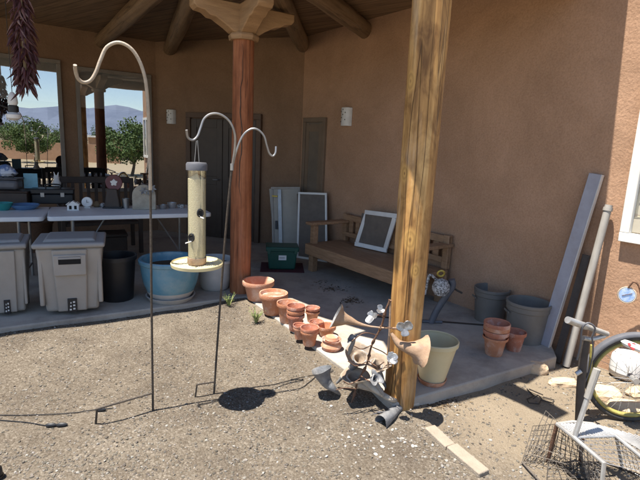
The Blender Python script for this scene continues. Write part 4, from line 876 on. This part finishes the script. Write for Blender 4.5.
# seed tube feeder
fy = 2.70; top = PY(197, 141, fy); bot = PY(197, 263, fy); ax = PY(196.5, 166, fy); zt = PY(196.7, 168, fy).z; zb = PY(197.5, 262, fy).z
t = thing('tube_feeder', 'clear tube bird feeder full of pale seed over a yellow tray', 'bird feeder', (bot.x, bot.y, zb)); Lt = zt-zb; r = .052
tl = (PY(197, 168, fy).x-bot.x)
MB().lathe([(0, .02), (r*.93, .02), (r*.93, Lt-.06), (0, Lt-.03)], 36).build('seed', M['seed'], t)
MB().lathe([(r, .0), (r, Lt), (r*.985, Lt), (r*.985, 0)], 40).build('tube', M['clear'], t)
MB().lathe([(r*.9, Lt-.012), (r*1.12, Lt-.012), (r*1.13, Lt+.02), (r*1.02, Lt+.03), (0, Lt+.034)], 36).build('cap', M['greytube'], t)
MB().lathe([(0, -.012), (r*.9, -.012), (r*1.04, 0), (r*1.04, .03), (r*.95, .03)], 36).build('base', M['rusthorn'], t)
R2 = .148; MB().lathe([(0, -.028), (R2*.8, -.028), (R2*.98, -.022), (R2*1.0, -.004), (R2*.975, .002), (R2*.95, -.008), (R2*.75, -.016), (0, -.014)], 56).build('tray', M['tray'], t)
sd = MB()
for k in range(260):
    a = random.random()*6.28; rr = random.uniform(.055, .135); sd.add([Vector((rr*math.cos(a), rr*math.sin(a), -.013))+Vector(o)*.004 for o in ((1, 0, 0), (-.5, .8, .2), (-.5, -.8, 0), (0, 0, .9))], [(0, 1, 3), (1, 2, 3), (2, 0, 3), (0, 2, 1)])
sd.build('spilled_seed', M['seed'], t, smooth=0)
for px, py, sgn in ((202, 212, 1), (194, 236, -1), (199, 190, 0)):
    if sgn == 0: continue
    z = PY(px, py, fy).z-zb; x = PY(px, py, fy).x-bot.x; x = max(-.04, min(.04, x)); y = -math.sqrt(r*r-x*x); nv = Vector((x, y, 0)).normalized(); sd2 = Vector((-nv.y, nv.x, 0)); c = Vector((x, y, z))+nv*.003
    pr = MB(); pr.tube([c+sd2*(.016*math.cos(q))+Vector((0, 0, .021*math.sin(q))) for q in [k*2*math.pi/16 for k in range(17)]], .0045, 6); pr.build('port', M['black'], t)
    MB().lathe([(0, 0), (.014, 0), (.014, .002), (0, .002)], 14, M=Matrix.Translation(c-nv*.001) @ nv.to_track_quat('Z', 'Y').to_matrix().to_4x4()).build('opening', M['void'], t)
    MB().tube([c-Vector((0, 0, .022)), c-Vector((0, 0, .022))+nv*.055], .0035, 6).build('perch', M['white'], t)
hk = Vector((top.x, top.y, top.z)); loc = Vector((bot.x, bot.y, zb)); capz = Lt+.03
hb = MB(); tp = hk-loc
hb.tube([(-.012, 0, capz), tp+Vector((-.003, 0, 0)), tp+Vector((.003, 0, .004)), (.014, 0, capz)], .002, 6); hb.build('hanger', M['steel'], t)
# ------------------------------------------------------------------ chile ristra and hanging lantern (both hang from the porch roof)
ptop = PY(19, -20, 3.95); ristra = thing('chile_ristra', 'hanging string of dark red dried chile peppers', 'ristra', (ptop.x, ptop.y, ptop.z-.86))
MB().tube([(0, 0, .1), (0, 0, .9), (0, 0, 1.18)], .012, 6).build('string', M['husk'], ristra)
cm = MB(); Hh = .80
for k in range(290):
    z = random.uniform(.06, Hh); tt = z/Hh; w = (.068+.03*math.sin(math.pi*min(1, tt*1.1)))*(1 if tt > .12 else .45+.6*tt/.12); a = random.random()*6.28; o = Vector((math.cos(a), math.sin(a), 0)); s = Vector((-o.y, o.x, 0))
    r0 = random.uniform(.2, .75)*w; p0 = o*r0+Vector((0, 0, z)); ln = random.uniform(.06, .105); sw = random.uniform(-.5, .5); dn = random.uniform(.55, 1.1)
    p1 = p0+(o*.45+s*sw*.4-Vector((0, 0, dn)))*ln*.5; p2 = p0+(o*.5+s*sw*1.2-Vector((0, 0, dn*1.25)))*ln
    if tt < .1: p2 += Vector((0, 0, .02))
    cm.tube(spline([p0, p1, p2], 3), [.004, .009, .011, .0095, .007, .004, .0012], 6)
cm.build('chile_pods', M['chile'], ristra)
hp = PY(12, 92, 4.3); t = thing('hanging_feeder', 'small black and white hanging feeder on a side arm before the left window', 'hanging feeder', (hp.x, hp.y, hp.z-.24), 0)
zc = 3.0-(hp.z-.24); MB().tube([(0, 0, .24), (.0, 0, .30), (0, 0, zc)], .003, 6).build('wire', M['blackm'], t)
MB().lathe([(0, 0), (.02, 0), (.055, .02), (.06, .05), (.03, .07)], 20).build('base', M['white'], t); MB().lathe([(.03, .07), (.042, .075), (.042, .12), (.03, .13)], 20).build('band', M['black'], t); MB().lathe([(.03, .13), (.04, .15), (.035, .2), (.015, .235), (0, .245)], 20).build('bottle', M['white'], t)
MB().tube([(-.03, 0, .1), (-.14, .01, .13), (-.19, 0, .11)], .007, 6).build('arm', M['blackm'], t)
# ------------------------------------------------------------------ metal flower sculpture at the golden post
sb = P(349, 407, 0)
fs_ = thing('flower_sculpture', 'rusty metal sculpture of trumpet flowers on a knobbly stake by the golden post', 'garden sculpture', tuple(sb))
ys = 2.72
stake_top = PY(390.5, 300, 2.70)
sp_ = [sb-Vector((0, 0, .05))]+[sb+(stake_top-sb)*(k/60)+Vector((.006*math.sin(k*.31), .005*math.sin(k*.2), 0)) for k in range(61)]
MB().tube(sp_, [.006]+[.0058+.0065*max(0, math.cos(k*2*math.pi/7.5))**4 for k in range(61)], 8).build('stake', M['rust'], fs_, world=True)
MB().tube(spline([stake_top, PY(389.5, 330, 2.69), PY(388, 368, 2.69)], 5), .0055, 8).build('prop_rod', M['rusthorn'], fs_, world=True)
def horn(path, rs, m, parent=fs_, name='trumpet_flower', n=22, ruffle=.0, wall=.002, inner=None):
    """an open flared trumpet with real wall thickness; the last path point is the mouth"""
    pp = spline(path, 6); k = len(pp); m_ = len(rs)
    rr = []
    for i in range(k):
        q = i/(k-1)*(m_-1); a = int(min(q, m_-2)); rr.append(rs[a]+(rs[a+1]-rs[a])*(q-a))
    rf = (lambda i, a: 1+ruffle*(i/(k-1))**3*math.sin(3*a+1)+ruffle*.5*(i/(k-1))**3*math.sin(5*a)) if ruffle else None
    mb = MB(); mb.tube(pp, rr, n, caps=False, rad_fn=rf); a = len(mb.v)
    mb2 = MB(); mb2.tube(pp, [max(.001, q-wall) for q in rr], n, caps=False, rad_fn=rf)
    for q in (mb, mb2):      # beaten sheet: small dents
        q.v = [tuple(Vector(w_)+mnoise.noise_vector(Vector(w_)*22)*.0022) for w_ in q.v]
    if inner:
        o_ = mb.build(name, M[m], parent, world=True, smooth=60)
        mb2.f = [f[::-1] for f in mb2.f]; mb2.build('inner_face', M[inner], o_, world=True, smooth=60); return o_
    mb.add(mb2.v, [f[::-1] for f in mb2.f]); o = a-n; o2 = len(mb.v)-n
    mb.f += [(o+j, o+(j+1) % n, o2+(j+1) % n, o2+j) for j in range(n)]
    return mb.build(name, M[m], parent, world=True, smooth=60)
def stem(pts, m='rust', r=.0045): return MB().tube(spline(pts, 6), r, 7).build('stem', M[m], fs_, world=True)
# large tan horn reaching left over the saucers
horn([PY(385, 328, 2.70), PY(370, 326.5, 2.71), PY(358, 323.5, 2.715), PY(348, 320, 2.72), PY(341, 318, 2.722), PY(336, 315.5, 2.725)], [.005, .006, .012, .028, .048, .080], 'rusthorn', ruffle=.12, inner='greyhorn')
stem([PY(398, 328, 2.70), PY(385, 328, 2.70)], 'rusthorn', .005)
def lily(mx, my, ym, r, tx, ty, yt, outer_, inner_, n=(-.08, -.35, .93), ruffle=.07):
    """wide trumpet whose mouth looks up and towards the yard; the throat leads off to (tx, ty)"""
    mth = PY(mx, my, ym); thr = PY(tx, ty, yt); n = Vector(n).normalized()
    return horn([thr, thr+(mth-thr)*.4-n*r*.25, mth-n*r*.62, mth-n*r*.24, mth-n*r*.05, mth], [.008, .014, r*.30, r*.60, r*.86, r], outer_, ruffle=ruffle, n=30, inner=inner_)
def bell(mx, my, r, tx, ty, ym, yt, m, ruffle=.06):
    mth = PY(mx, my, ym); thr = PY(tx, ty, yt); d = mth-thr
    horn([thr, thr+d*.35+Vector((0, 0, -.01)), thr+d*.72, mth], [.007, .014, r*.6, r], m, ruffle=ruffle, n=26)
lily(360, 354, 2.83, .098, 337, 383, 2.95, 'greyhorn', 'zinc_tan', (.10, -.42, .9))
lily(378, 362, 2.77, .081, 386, 388, 2.82, 'greyhorn', 'zinc_tan', (.02, -.38, .92))
lily(355, 374.5, 2.80, .092, 381, 394, 2.80, 'creamhorn', 'zinc_tan', (-.05, -.10, 1.0))
horn([P(400, 402, .025), PY(391, 399, 2.70), PY(380, 393, 2.75), PY(369, 385, 2.80), PY(362, 379, 2.82)], [.012, .016, .018, .021, .026], 'creamhorn', name='flower_tube')
lily(352, 338, 2.72, .034, 349, 354, 2.76, 'greyhorn', 'greyhorn', (-.5, -.2, .8), .2)
lily(376, 378, 2.62, .042, 384, 396, 2.66, 'greyhorn', 'greyhorn', (.3, -.6, .6), .25)
# grey trumpet standing at the left on the gravel
horn([P(342, 397, .004), PY(335, 390, 2.83), PY(328, 384, 2.84), PY(323.5, 377, 2.845), PY(321, 369.5, 2.85)], [.006, .016, .034, .046, .066], 'greyhorn', ruffle=.08)
stem([P(342, 397, .004), P(346, 403, .01), sb+Vector((.0, 0, .04))])
def petals(c, r, nrm, m, k=4, seed=0):
    """crumpled sheet blossom: a few cupped, thick petals"""
    c = Vector(c); nrm = Vector(nrm).normalized(); x = nrm.orthogonal().normalized(); y = nrm.cross(x); mb = MB()
    for i in range(k):
        a = i*2*math.pi/k+seed; d = x*math.cos(a)+y*math.sin(a); w = nrm.cross(d); rr = r*random.uniform(.8, 1.15); rows = []
        for j_ in range(5):
            t = j_/4; hw = rr*.62*math.sin(math.pi*(.15+.72*t))**.6*random.uniform(.8, 1.15); lift = nrm*rr*(.15+.35*t*t*random.uniform(.6, 1.3)); p_ = c+d*rr*t+lift
            rows.append([p_-w*hw+nrm*hw*.35, p_-nrm*.0, p_+w*hw+nrm*hw*.35])
        vs = [q for row in rows for q in row]; mb.add(vs, [(j_*3+q, j_*3+q+1, j_*3+q+4, j_*3+q+3) for j_ in range(4) for q in range(2)])
    o = mb.build('blossom', M[m], fs_, world=True, smooth=60); sm = o.modifiers.new('solid', 'SOLIDIFY'); sm.thickness = .0025; ss = o.modifiers.new('subd', 'SUBSURF'); ss.levels = ss.render_levels = 1
petals(PY(373, 317, 2.65), .042, (-.5, -.6, .5), 'silver', 3, .4); petals(PY(380, 311, 2.66), .030, (.2, -.6, .7), 'silver', 3, 1)
petals(PY(403.5, 328, 2.635), .052, (.1, -.9, .25), 'silver', 3, .9)
petals(PY(391.5, 358.5, 2.62), .036, (-.1, -.8, .5), 'silver', 5, .2)
for a_, b_, c_ in (((384, 318), (379, 315), (373, 317)), ((380, 326), (386, 327), (403, 331)), ((377, 335), (364, 333), (352, 341)), ((372, 345), (362, 349), (354, 346)), ((372, 347), (383, 352), (391, 358)), ((367, 360), (377, 366), (384, 362)), ((366, 362), (356, 366), (348, 361)), ((361, 376), (370, 381), (380, 377)), ((360, 379), (350, 384), (343, 381)), ((356, 389), (344, 388), (336, 390))):
    stem([PY(*a_, 2.70), PY(*b_, 2.66), PY(*c_, 2.65)], 'rust', .0032)
# tan horn hugging the right side of the post
horn([PY(391, 333, 2.66), PY(398, 343, 2.645), PY(406, 347, 2.64), PY(413, 349, 2.64), PY(418, 350.5, 2.645), PY(422, 352, 2.65)], [.010, .022, .032, .046, .064, .092], 'rusthorn', ruffle=.13)
# fallen grey trumpet on the gravel
ft = thing('fallen_trumpet', 'loose grey metal trumpet flower lying on the gravel below the golden post', 'garden sculpture', tuple(P(392, 416, 0)))
horn([P(404, 405, .03), P(396, 410, .04), P(389, 416, .045), P(381, 422, .035)], [.016, .026, .034, .044], 'greyhorn', parent=ft, ruffle=.08)
horn([P(397, 408, .03), P(407, 405.5, .028), P(418, 403.5, .024)], [.0185, .019, .017], 'creamhorn', parent=ft, name='throat')
for px, py in ((371, 411), (366, 416)):
    MB().tube(spline([P(392, 410, .03), P(382, 412, .03), P(px, py, .012)], 5), .003, 6).build('stem', M['greytube'], ft, world=True)
# ------------------------------------------------------------------ speckled ornament behind the bucket
q = P(431, 323, SZ); yq = q.y
t = thing('yard_ornament', 'speckled grey metal ornament with yellow ring on a bent grey tube', 'ornament', tuple(q))
MB().tube(spline([q, PY(437, 310, yq), PY(446, 296, yq-.02), PY(452.5, 286, yq-.03), PY(451.5, 279.5, yq-.03)], 6), .030, 12).build('tube', M['greytube'], t, world=True)
MB().tube([q-Vector((.08, 0, -.014)), q+Vector((.10, .0, .014))], .014, 8).build('foot', M['greytube'], t, world=True)
c = PY(441, 287, yq-.05); bm_ = MB(); bm_.lathe([(0, -.085), (.05, -.07), (.075, -.03), (.078, .015), (.055, .06), (0, .08)], 24, M=Matrix.Translation(c), wob=lambda a, z: 1+.06*math.sin(6*a+z*60)); bm_.build('head', M['speck'], t, world=True)
c = PY(441, 273.5, yq-.07); MB().tube(arc(c, .029, 0, 2*math.pi, 24, (1, 0, 0), (0, -.35, .93)), .0095, 8, caps=False).build('ring', M['brass'], t, world=True)
MB().tube(spline([PY(437, 280, yq-.03), PY(430, 275, yq-.03), PY(427, 284, yq-.02), PY(425, 294, yq)], 5), .012, 8).build('arm', M['speck'], t, world=True)
MB().tube(spline([PY(447, 282, yq-.03), PY(455, 289, yq), PY(462, 293, yq+.02)], 4), .009, 8).build('twig', M['darkbar'], t, world=True)
# ------------------------------------------------------------------ bicycle at the right edge
Wc = PY(631, 391, 2.78); R_w = .285; Wc.z = R_w+.005
fa = Vector((.96, -.12, 0)).normalized(); fl = Vector((.124, .992, 0))                # wheel plane axis, axle axis
bike = thing('old_bicycle', 'old bicycle with yellowed wheel rim parked at the right edge', 'bicycle', (Wc.x, Wc.y, 0))
def ring(r, rt, m, par, name, n=64, flat=1.0, ruf=None):
    mb = MB(); k = 10; vs = []
    for i in range(n):
        a = 2*math.pi*i/n; rd = fa*math.cos(a)+Vector((0, 0, math.sin(a)))
        for j_ in range(k): b_ = 2*math.pi*j_/k; vs.append(Wc+rd*(r+rt*math.cos(b_))+fl*(rt*flat*math.sin(b_)))
    fs = [(i*k+j_, ((i+1) % n)*k+j_, ((i+1) % n)*k+(j_+1) % k, i*k+(j_+1) % k) for i in range(n) for j_ in range(k)]
    return mb.add(vs, fs).build(name, M[m], par, world=True, smooth=60)
wh = ring(R_w-.016, .016, 'tyre', bike, 'wheel'); ring(R_w-.040, .013, 'yellowrim', wh, 'rim', flat=1.4)
MB().tube([Wc-fl*.04, Wc+fl*.04], .02, 14).build('hub', M['alu'], wh, world=True)
spm = MB()
for k in range(28):
    a = 2*math.pi*k/28; rd = fa*math.cos(a)+Vector((0, 0, math.sin(a))); a2 = a+(.5 if k % 2 else -.5); hb_ = fa*math.cos(a2)+Vector((0, 0, math.sin(a2))); spm.tube([Wc+hb_*.02+fl*(.03 if k % 4 < 2 else -.03), Wc+rd*(R_w-.05)], .0012, 4)
tag(spm.build('spokes', M['alu'], wh, world=True), None)
# mudguard over the top of the wheel
mg = MB(); vs = []; n = 22
for i in range(n+1):
    a = rad(62+118*i/n); rd = fa*math.cos(a)+Vector((0, 0, math.sin(a)))
    for j_, (w_, dr) in enumerate(((-.03, -.008), (-.018, .008), (0, .013), (.018, .008), (.03, -.008))): vs.append(Wc+rd*(R_w+.006+dr)+fl*w_)
mg.add(vs, [(i*5+j_, (i+1)*5+j_, (i+1)*5+j_+1, i*5+j_+1) for i in range(n) for j_ in range(4)]); o = mg.build('mudguard', M['greytube'], bike, world=True); sm = o.modifiers.new('solid', 'SOLIDIFY'); sm.thickness = .002
# upright fork leg and stem
fb = P(579, 424, 0.0); fy_ = fb.y
f0 = fb+Vector((0, 0, .0)); f1 = PY(586, 337, fy_)
MB().tube(spline([f0, PY(580.5, 390, fy_), PY(583, 360, fy_), f1], 5), .024, 12).build('fork', M['darkbar'], bike, world=True)
MB().tube([PY(588.5, 395, fy_+.03), PY(592, 345, fy_+.03)], .010, 10).build('stay', M['yellowrim'], bike, world=True)
MB().tube([PY(576, 374, fy_-.02), PY(581, 371, fy_-.02)], .014, 10).build('bolt', M['alu'], bike, world=True)
h0 = PY(568, 320, 2.62); h1 = PY(607, 334, 2.74)
MB().tube([h0, h1], .0165, 14).build('handlebar', M['greypipe'], bike, world=True); MB().tube([h0-(h1-h0)*.01, h0+(h1-h0)*.45], .0205, 14).build('grip', M['galv'], bike, world=True)
MB().tube(spline([PY(583, 338, 2.68), PY(592, 339, 2.7), PY(604, 336, 2.74)], 4), .014, 10).build('stem', M['alu'], bike, world=True)
MB().tube(spline([PY(592, 337, 2.66), PY(595, 328, 2.64), PY(588, 323, 2.63), PY(582, 329, 2.64), PY(580.5, 345, 2.66), PY(577, 360, 2.68)], 6), .0055, 8).build('cable', M['greytube'], bike, world=True)
MB().tube(spline([PY(592, 337, 2.66), PY(593, 352, 2.68), PY(589, 372, 2.72), PY(584, 384, 2.72)], 6), .0045, 8).build('cable', M['greytube'], bike, world=True)
# white and red saddle-like guard at the picture edge
sd_ = MB(); c = PY(634, 346.5, 2.66)
sd_.lathe([(0, -.018), (.05, -.015), (.062, 0), (.05, .016), (0, .022)], 24, M=Matrix.Translation(c) @ Matrix.Rotation(rad(18), 4, 'Y') @ Matrix.Diagonal((1.3, .8, 1, 1)).to_4x4()); gd = sd_.build('reflector_cover', M['white'], bike, world=True)
MB().lathe([(0, .0), (.022, .004), (.02, .007), (0, .009)], 16, M=Matrix.Translation(c+Vector((-.035, -.03, .014))) @ Matrix.Rotation(rad(50), 4, 'X'), wob=lambda a, z: 1+.25*math.sin(3*a)).build('emblem', M['redpaint'], gd, world=True)
# ------------------------------------------------------------------ wire cart lying in the foreground
zt = .25
A = P(557, 424, zt); B = P(604, 463, zt); C_ = P(662, 474, zt); D_ = P(592, 424, zt); E_ = P(574, 437.5, zt); G_ = P(616, 436, zt)
ct = thing('wire_cart', 'grey folding wire cart lying on its side at the bottom right', 'cart', tuple(P(575, 455, 0)))
tb = lambda pts, r, name, m: MB().tube(pts, r, 10).build(name, M[m], ct, world=True)
tb([A, E_, B, Vector((B.x+.005, B.y-.02, .0))], .0115, 'frame_tube', 'alu'); tb([D_, G_, C_], .0105, 'frame_tube', 'alu'); tb([E_, E_+(G_-E_)*.5, G_], .008, 'frame_tube', 'alu'); tb([A, (A+D_)/2+Vector((0, .02, 0)), D_], .009, 'frame_tube', 'greypipe')
lg = Vector(P(548, 461, 0)); tb([A, lg], .011, 'leg', 'rust'); tb([E_+(G_-E_)*.2, P(580, 464, 0)], .010, 'leg', 'rust'); tb([lg, P(557, 461, .01), P(572, 476, .01), P(606, 484, .01)], .007, 'base_rail', 'blackm'); tb([P(580, 464, 0.01), P(604, 462, .01), P(640, 475, .01)], .006, 'base_rail', 'blackm')
h0 = P(574.5, 437, zt); h1 = PY(597, 369, 2.2); tb([h0, h0+(h1-h0)*.62], .0125, 'handle_shaft', 'alu'); tb([h0+(h1-h0)*.58, h1], .017, 'handle_grip', 'greypipe')
def grid(c00, c10, c11, c01, nu, nv, r, name, m):
    mb = MB(); L2 = lambda a, b, t: a+(b-a)*t
    for i in range(nu+1): mb.tube([L2(c00, c10, i/nu), L2(c01, c11, i/nu)], r, 4)
    for j_ in range(nv+1): mb.tube([L2(c00, c01, j_/nv), L2(c10, c11, j_/nv)], r, 4)
    return mb.build(name, M[m], ct, world=True)
l0, l1 = P(522, 462, .012), P(533, 426, .10)
grid(l0, P(610, 478, .012), P(603, 463, zt-.02), l1+Vector((.06, 0, .1)), 13, 6, .0018, 'wire_panel', 'wire')
grid(l1, P(557, 424, zt-.01), lg, l0, 7, 7, .0018, 'wire_panel', 'wire')
grid(E_, G_, C_+Vector((-.05, 0, 0)), B, 9, 7, .0015, 'wire_panel', 'steel')
grid(P(548, 461, .012), P(580, 464, .012), P(640, 500, .012), P(545, 500, .012), 8, 7, .0018, 'wire_panel', 'wire')
grid(E_, B, Vector((B.x, B.y, .012)), P(583, 466, .012), 9, 7, .0016, 'wire_panel', 'steel')
grid(A, E_, P(583, 466, .012), lg, 6, 7, .0016, 'wire_panel', 'wire')
grid(G_, P(655, 462, zt), P(668, 492, .012), P(622, 466, .012), 9, 7, .0016, 'wire_panel', 'steel')
tb([P(622, 466, .012), G_], .008, 'leg', 'greypipe'); tb([P(522, 462, .014), P(545, 487, .014)], .005, 'base_rail', 'wire')
# perforated diamond mesh deck
dm = MB(); L2 = lambda s_, t_: (A*(1-s_)+D_*s_)*(1-t_)+(E_*(1-s_)+G_*s_)*t_
for i in range(-5, 11):
    for sg in (1, -1):
        pts_ = []
        for k in range(13):
            t_ = k/12; s_ = (i/10+t_*.5) if sg > 0 else (i/10+.5-t_*.5)
            if 0 <= s_ <= 1: pts_.append(L2(s_, t_)+Vector((0, 0, .004*sg)))
        if len(pts_) > 1: dm.tube(pts_, .0032, 5)
dm.build('mesh_deck', M['alu'], ct, world=True)
dm = MB(); L3 = lambda s_, t_: (D_*(1-s_)+P(680, 447, zt)*s_)*(1-t_)+(G_*(1-s_)+P(690, 480, zt)*s_)*t_
for i in range(-7, 15):
    for sg in (1, -1):
        pts_ = []
        for k in range(13):
            t_ = k/12; s_ = (i/14+t_*.5) if sg > 0 else (i/14+.5-t_*.5)
            if 0 <= s_ <= 1: pts_.append(L3(s_, t_)+Vector((0, 0, .004*sg)))
        if len(pts_) > 1: dm.tube(pts_, .0034, 5)
dm.build('mesh_deck', M['alu'], ct, world=True)
# ------------------------------------------------------------------ other small things on the ground
def stone(px, py, sx, sy, sz_, label, m='sandstone', rz=0, seed=0, name='stone', group=None, cat='stone'):
    q = P(px, py, 0); mb = MB(); n = 28; rows = 16
    for i in range(rows+1):
        th = math.pi*i/rows
        for j_ in range(n):
            ph = 2*math.pi*j_/n; d = Vector((math.sin(th)*math.cos(ph), math.sin(th)*math.sin(ph), math.cos(th)))
            e = Vector([math.copysign(abs(c)**.78, c) for c in d]); k = 1+.20*mnoise.noise(d*1.3+Vector((seed, 0, 0)))+.13*mnoise.noise(d*3.1+Vector((0, seed, 0)))+.06*mnoise.noise(d*8+Vector((0, 0, seed)))
            w = e*k; mb.v.append((w.x*sx, w.y*sy, gh(q.x, q.y)+sz_*.3+w.z*sz_*.7))
    mb.f = [(i*n+j_, i*n+(j_+1) % n, (i+1)*n+(j_+1) % n, (i+1)*n+j_) for i in range(rows) for j_ in range(n)]
    mb.f = [f[::-1] for f in mb.f]; return mono(mb, name, label, cat, M[m], (q.x, q.y, 0), rz, group, smooth=28)
stone(535, 372, .085, .055, .085, 'tan sandstone block lying against the patio end', rz=-.2, seed=2)
stone(563, 384, .11, .05, .045, 'low flat sandstone half buried right of the patio end', rz=.1, seed=5)
stone(604, 398, .10, .07, .08, 'rough sandstone under the bicycle wheel', rz=-.3, seed=8)
stone(630, 413, .14, .075, .08, 'long sandstone seen through the bicycle spokes', rz=-.25, seed=11)
stone(636, 394, .09, .05, .05, 'narrow pale stone beside the white jug', rz=.5, seed=14)
def paver(p0, p1, w, label):
    a, b = P(*p0, 0), P(*p1, 0); mb = MB().beam(a+Vector((0, 0, .012)), b+Vector((0, 0, .002)), w, .05); return mono(mb, 'edging_paver', label, 'paver', M['paver'], group='edging pavers', bevel=.008, bseg=3)
paver((429, 431), (450, 449), .075, 'tan edging paver nearer the golden post'); paver((451, 450), (484, 476), .078, 'tan edging paver nearer the bottom edge')
# bent wire stand
ws = MB(); Q = lambda px, py, z=.012: P(px, py, z)
for pts_ in ([Q(527, 389), Q(534, 396), Q(527, 399), Q(529, 403), Q(539, 404), Q(541, 400), Q(553, 403), Q(554, 400), Q(543, 397)], [Q(529, 389, .02), Q(543, 395, .025)], [Q(533, 399, .02), Q(538, 395, .05), Q(542, 399, .02)]): ws.tube(pts_, .0038, 6)
mono(ws, 'wire_stand', 'small bent black wire stand lying on the sand near the patio end', 'wire stand', M['blackm'])
# white jug
c = P(628, 381, 0.02); t = thing('white_jug', 'white ribbed plastic jug lying behind the bicycle wheel', 'jug', (c.x+.06, c.y+.12, 0))
MB().lathe([(0, 0), (.10, 0), (.115, .015), (.118, .05), (.118, .05)], 30).build('base', M['paver'], t); MB().lathe([(.117, .05), (.117, .12), (.112, .16), (.09, .19), (.05, .205), (0, .21)], 30).build('body', M['white'], t)
rb_ = MB()
for k in range(9): a = k*2*math.pi/9; rb_.tube([(.1185*math.cos(a), .1185*math.sin(a), .055), (.1175*math.cos(a), .1175*math.sin(a), .12), (.092*math.cos(a), .092*math.sin(a), .192)], .003, 5)
rb_.build('ribs', M['greypipe'], t)
# round dial on an arched rusty stem
c = PL(627, 295, W1-nr*.12, nr); t = thing('dial_ornament', 'round blue mirrored dial on an arched rusty stem before the sunlit wall', 'ornament', (c.x, c.y, 0))
dn = Vector((-.55, -.8, .15)).normalized(); Mx = Matrix.Translation(c) @ dn.to_track_quat('Z', 'Y').to_matrix().to_4x4()
MB().lathe([(0, -.008), (.058, -.008), (.062, 0), (.058, .006), (.052, .004)], 36, M=Mx).build('bezel', M['creamhorn'], t, world=True); MB().lathe([(0, .005), (.052, .005), (.050, .007), (0, .007)], 36, M=Mx).build('face', M['bluedial'], t, world=True)
MB().beam(Mx @ Vector((-.03, -.01, .011)), Mx @ Vector((.03, .018, .011)), .006, .003).build('hand', M['rust'], t, world=True)
yd = c.y
MB().tube(spline([PY(628, 288, yd), PY(634, 282, yd-.02), PY(640, 290, yd-.04), PY(643, 320, yd-.06), PY(644, 350, yd-.08), P(645, 382, 0)], 5), .006, 8).build('stem', M['rust'], t, world=True)
# small weeds
def weed(px, py, h, n, label, z=0):
    q = P(px, py, z); mb = MB()
    for k in range(n):
        a = random.random()*6.28; l = h*random.uniform(.5, 1); o = Vector((math.cos(a), math.sin(a), 0)); s = Vector((-o.y, o.x, 0))*.0035; b0 = o*.01; b1 = b0+o*l*.25+Vector((0, 0, l*.6)); b2 = b0+o*l*.6+Vector((0, 0, l)); mb.add([b0-s, b0+s, b1+s*.9, b1-s*.9, b2], [(0, 1, 2, 3), (3, 2, 4)])
        for m_ in range(3): c = b1+(b2-b1)*(m_/3); w_ = Vector((random.gauss(0, 1), random.gauss(0, 1), .4)).normalized()*.012; mb.add([c, c+w_*.6+s*1.3, c+w_*1.6, c+w_*.6-s*1.3], [(0, 1, 2, 3)])
    return mono(mb, 'weed', label, 'plant', M['weed'], (q.x, q.y, gh(q.x, q.y)), 0, 'small weeds in the gravel', smooth=0)
weed(256, 327, .15, 34, 'small green weed growing in gravel below the first pots'); weed(229, 311, .13, 26, 'small pale weed growing at the foot of the red post'); weed(253, 303, .05, 10, 'tiny seedling at the patio edge beside the largest pot')
# thin black lines on the gravel
def gravel_line(pxs, label, blobs):
    t = thing('thin_line', label, 'tubing', tuple(P(*pxs[0], 0)), 0, 'thin black lines on the gravel')
    pts_ = [P(px, py, 0) for px, py in pxs]; pts_ = [Vector((p.x, p.y, gh(p.x, p.y)+.006)) for p in pts_]
    MB().tube(spline(pts_, 6), .0026, 7).build('tube', M['black'], t, world=True)
    for px, py in blobs:
        q = P(px, py, 0); d = Vector((.03, .005, 0)); q.z = gh(q.x, q.y)+.012; MB().tube([q-d, q-d*.5, q+d*.5, q+d], [.004, .012, .011, .004], 8).build('bead', M['black'], t, world=True)
    return t
gravel_line([(-25, 414), (0, 415), (30, 416), (70, 414), (92, 412), (113, 410)], 'thin black line ending at the step of the tall crook pole', [(101, 412.5)])
gravel_line([(-25, 417), (0, 420), (28, 423.5), (48, 426.5), (66, 426)], 'lower thin black line at the left of the gravel', [(51, 427), (62, 427)])
gravel_line([(262, 396.5), (283, 393), (300, 391.5), (308, 387), (314, 383), (322, 377)], 'thin black strip imitating the double crook shadow near the grey trumpet flower', [])  # black strip laid in for the shadow of the double crook's arms
# dark knob at the lower left corner
q = P(-1, 478, 0); t = thing('hose_end', 'black rounded hose end at the lower left corner', 'hose end', (q.x-.01, q.y, 0))
MB().lathe([(0, 0), (.022, 0), (.026, .02), (.024, .05), (.014, .065), (0, .07)], 20).build('knob', M['black'], t); MB().lathe([(.027, .005), (.029, .005), (.029, .015), (.027, .015)], 20).build('collar', M['blackm'], t)
# ------------------------------------------------------------------ light
w = bpy.data.worlds.new('World'); scn.world = w; w.use_nodes = True; nt = w.node_tree
sky = nt.nodes.new('ShaderNodeTexSky'); sky.sky_type = 'NISHITA'; sky.sun_disc = False
to_sun = -SUN.normalized(); elev = math.asin(to_sun.z); az = math.atan2(to_sun.x, to_sun.y)
sky.sun_elevation = elev; sky.sun_rotation = az; sky.air_density = 1.0; sky.dust_density = .4; sky.altitude = 1500
bg = nt.nodes['Background']; nt.links.new(sky.outputs[0], bg.inputs[0]); bg.inputs[1].default_value = .10
sl_ = bpy.data.lights.new('sun', 'SUN'); sl_.energy = 5.0; sl_.angle = rad(.53); sl_.color = (1, .95, .87)
so = bpy.data.objects.new('sun', sl_); COL.objects.link(so); so.rotation_euler = SUN.to_track_quat('-Z', 'Y').to_euler(); so.location = (-4, -2, 12)
vs_ = scn.view_settings; vs_.view_transform = 'Standard'; vs_.look = 'None'; vs_.exposure = 1.28; vs_.gamma = 1; vs_.use_curve_mapping = False
scn.cycles.max_bounces = 8; scn.cycles.diffuse_bounces = 3; scn.cycles.glossy_bounces = 4; scn.cycles.transparent_max_bounces = 12
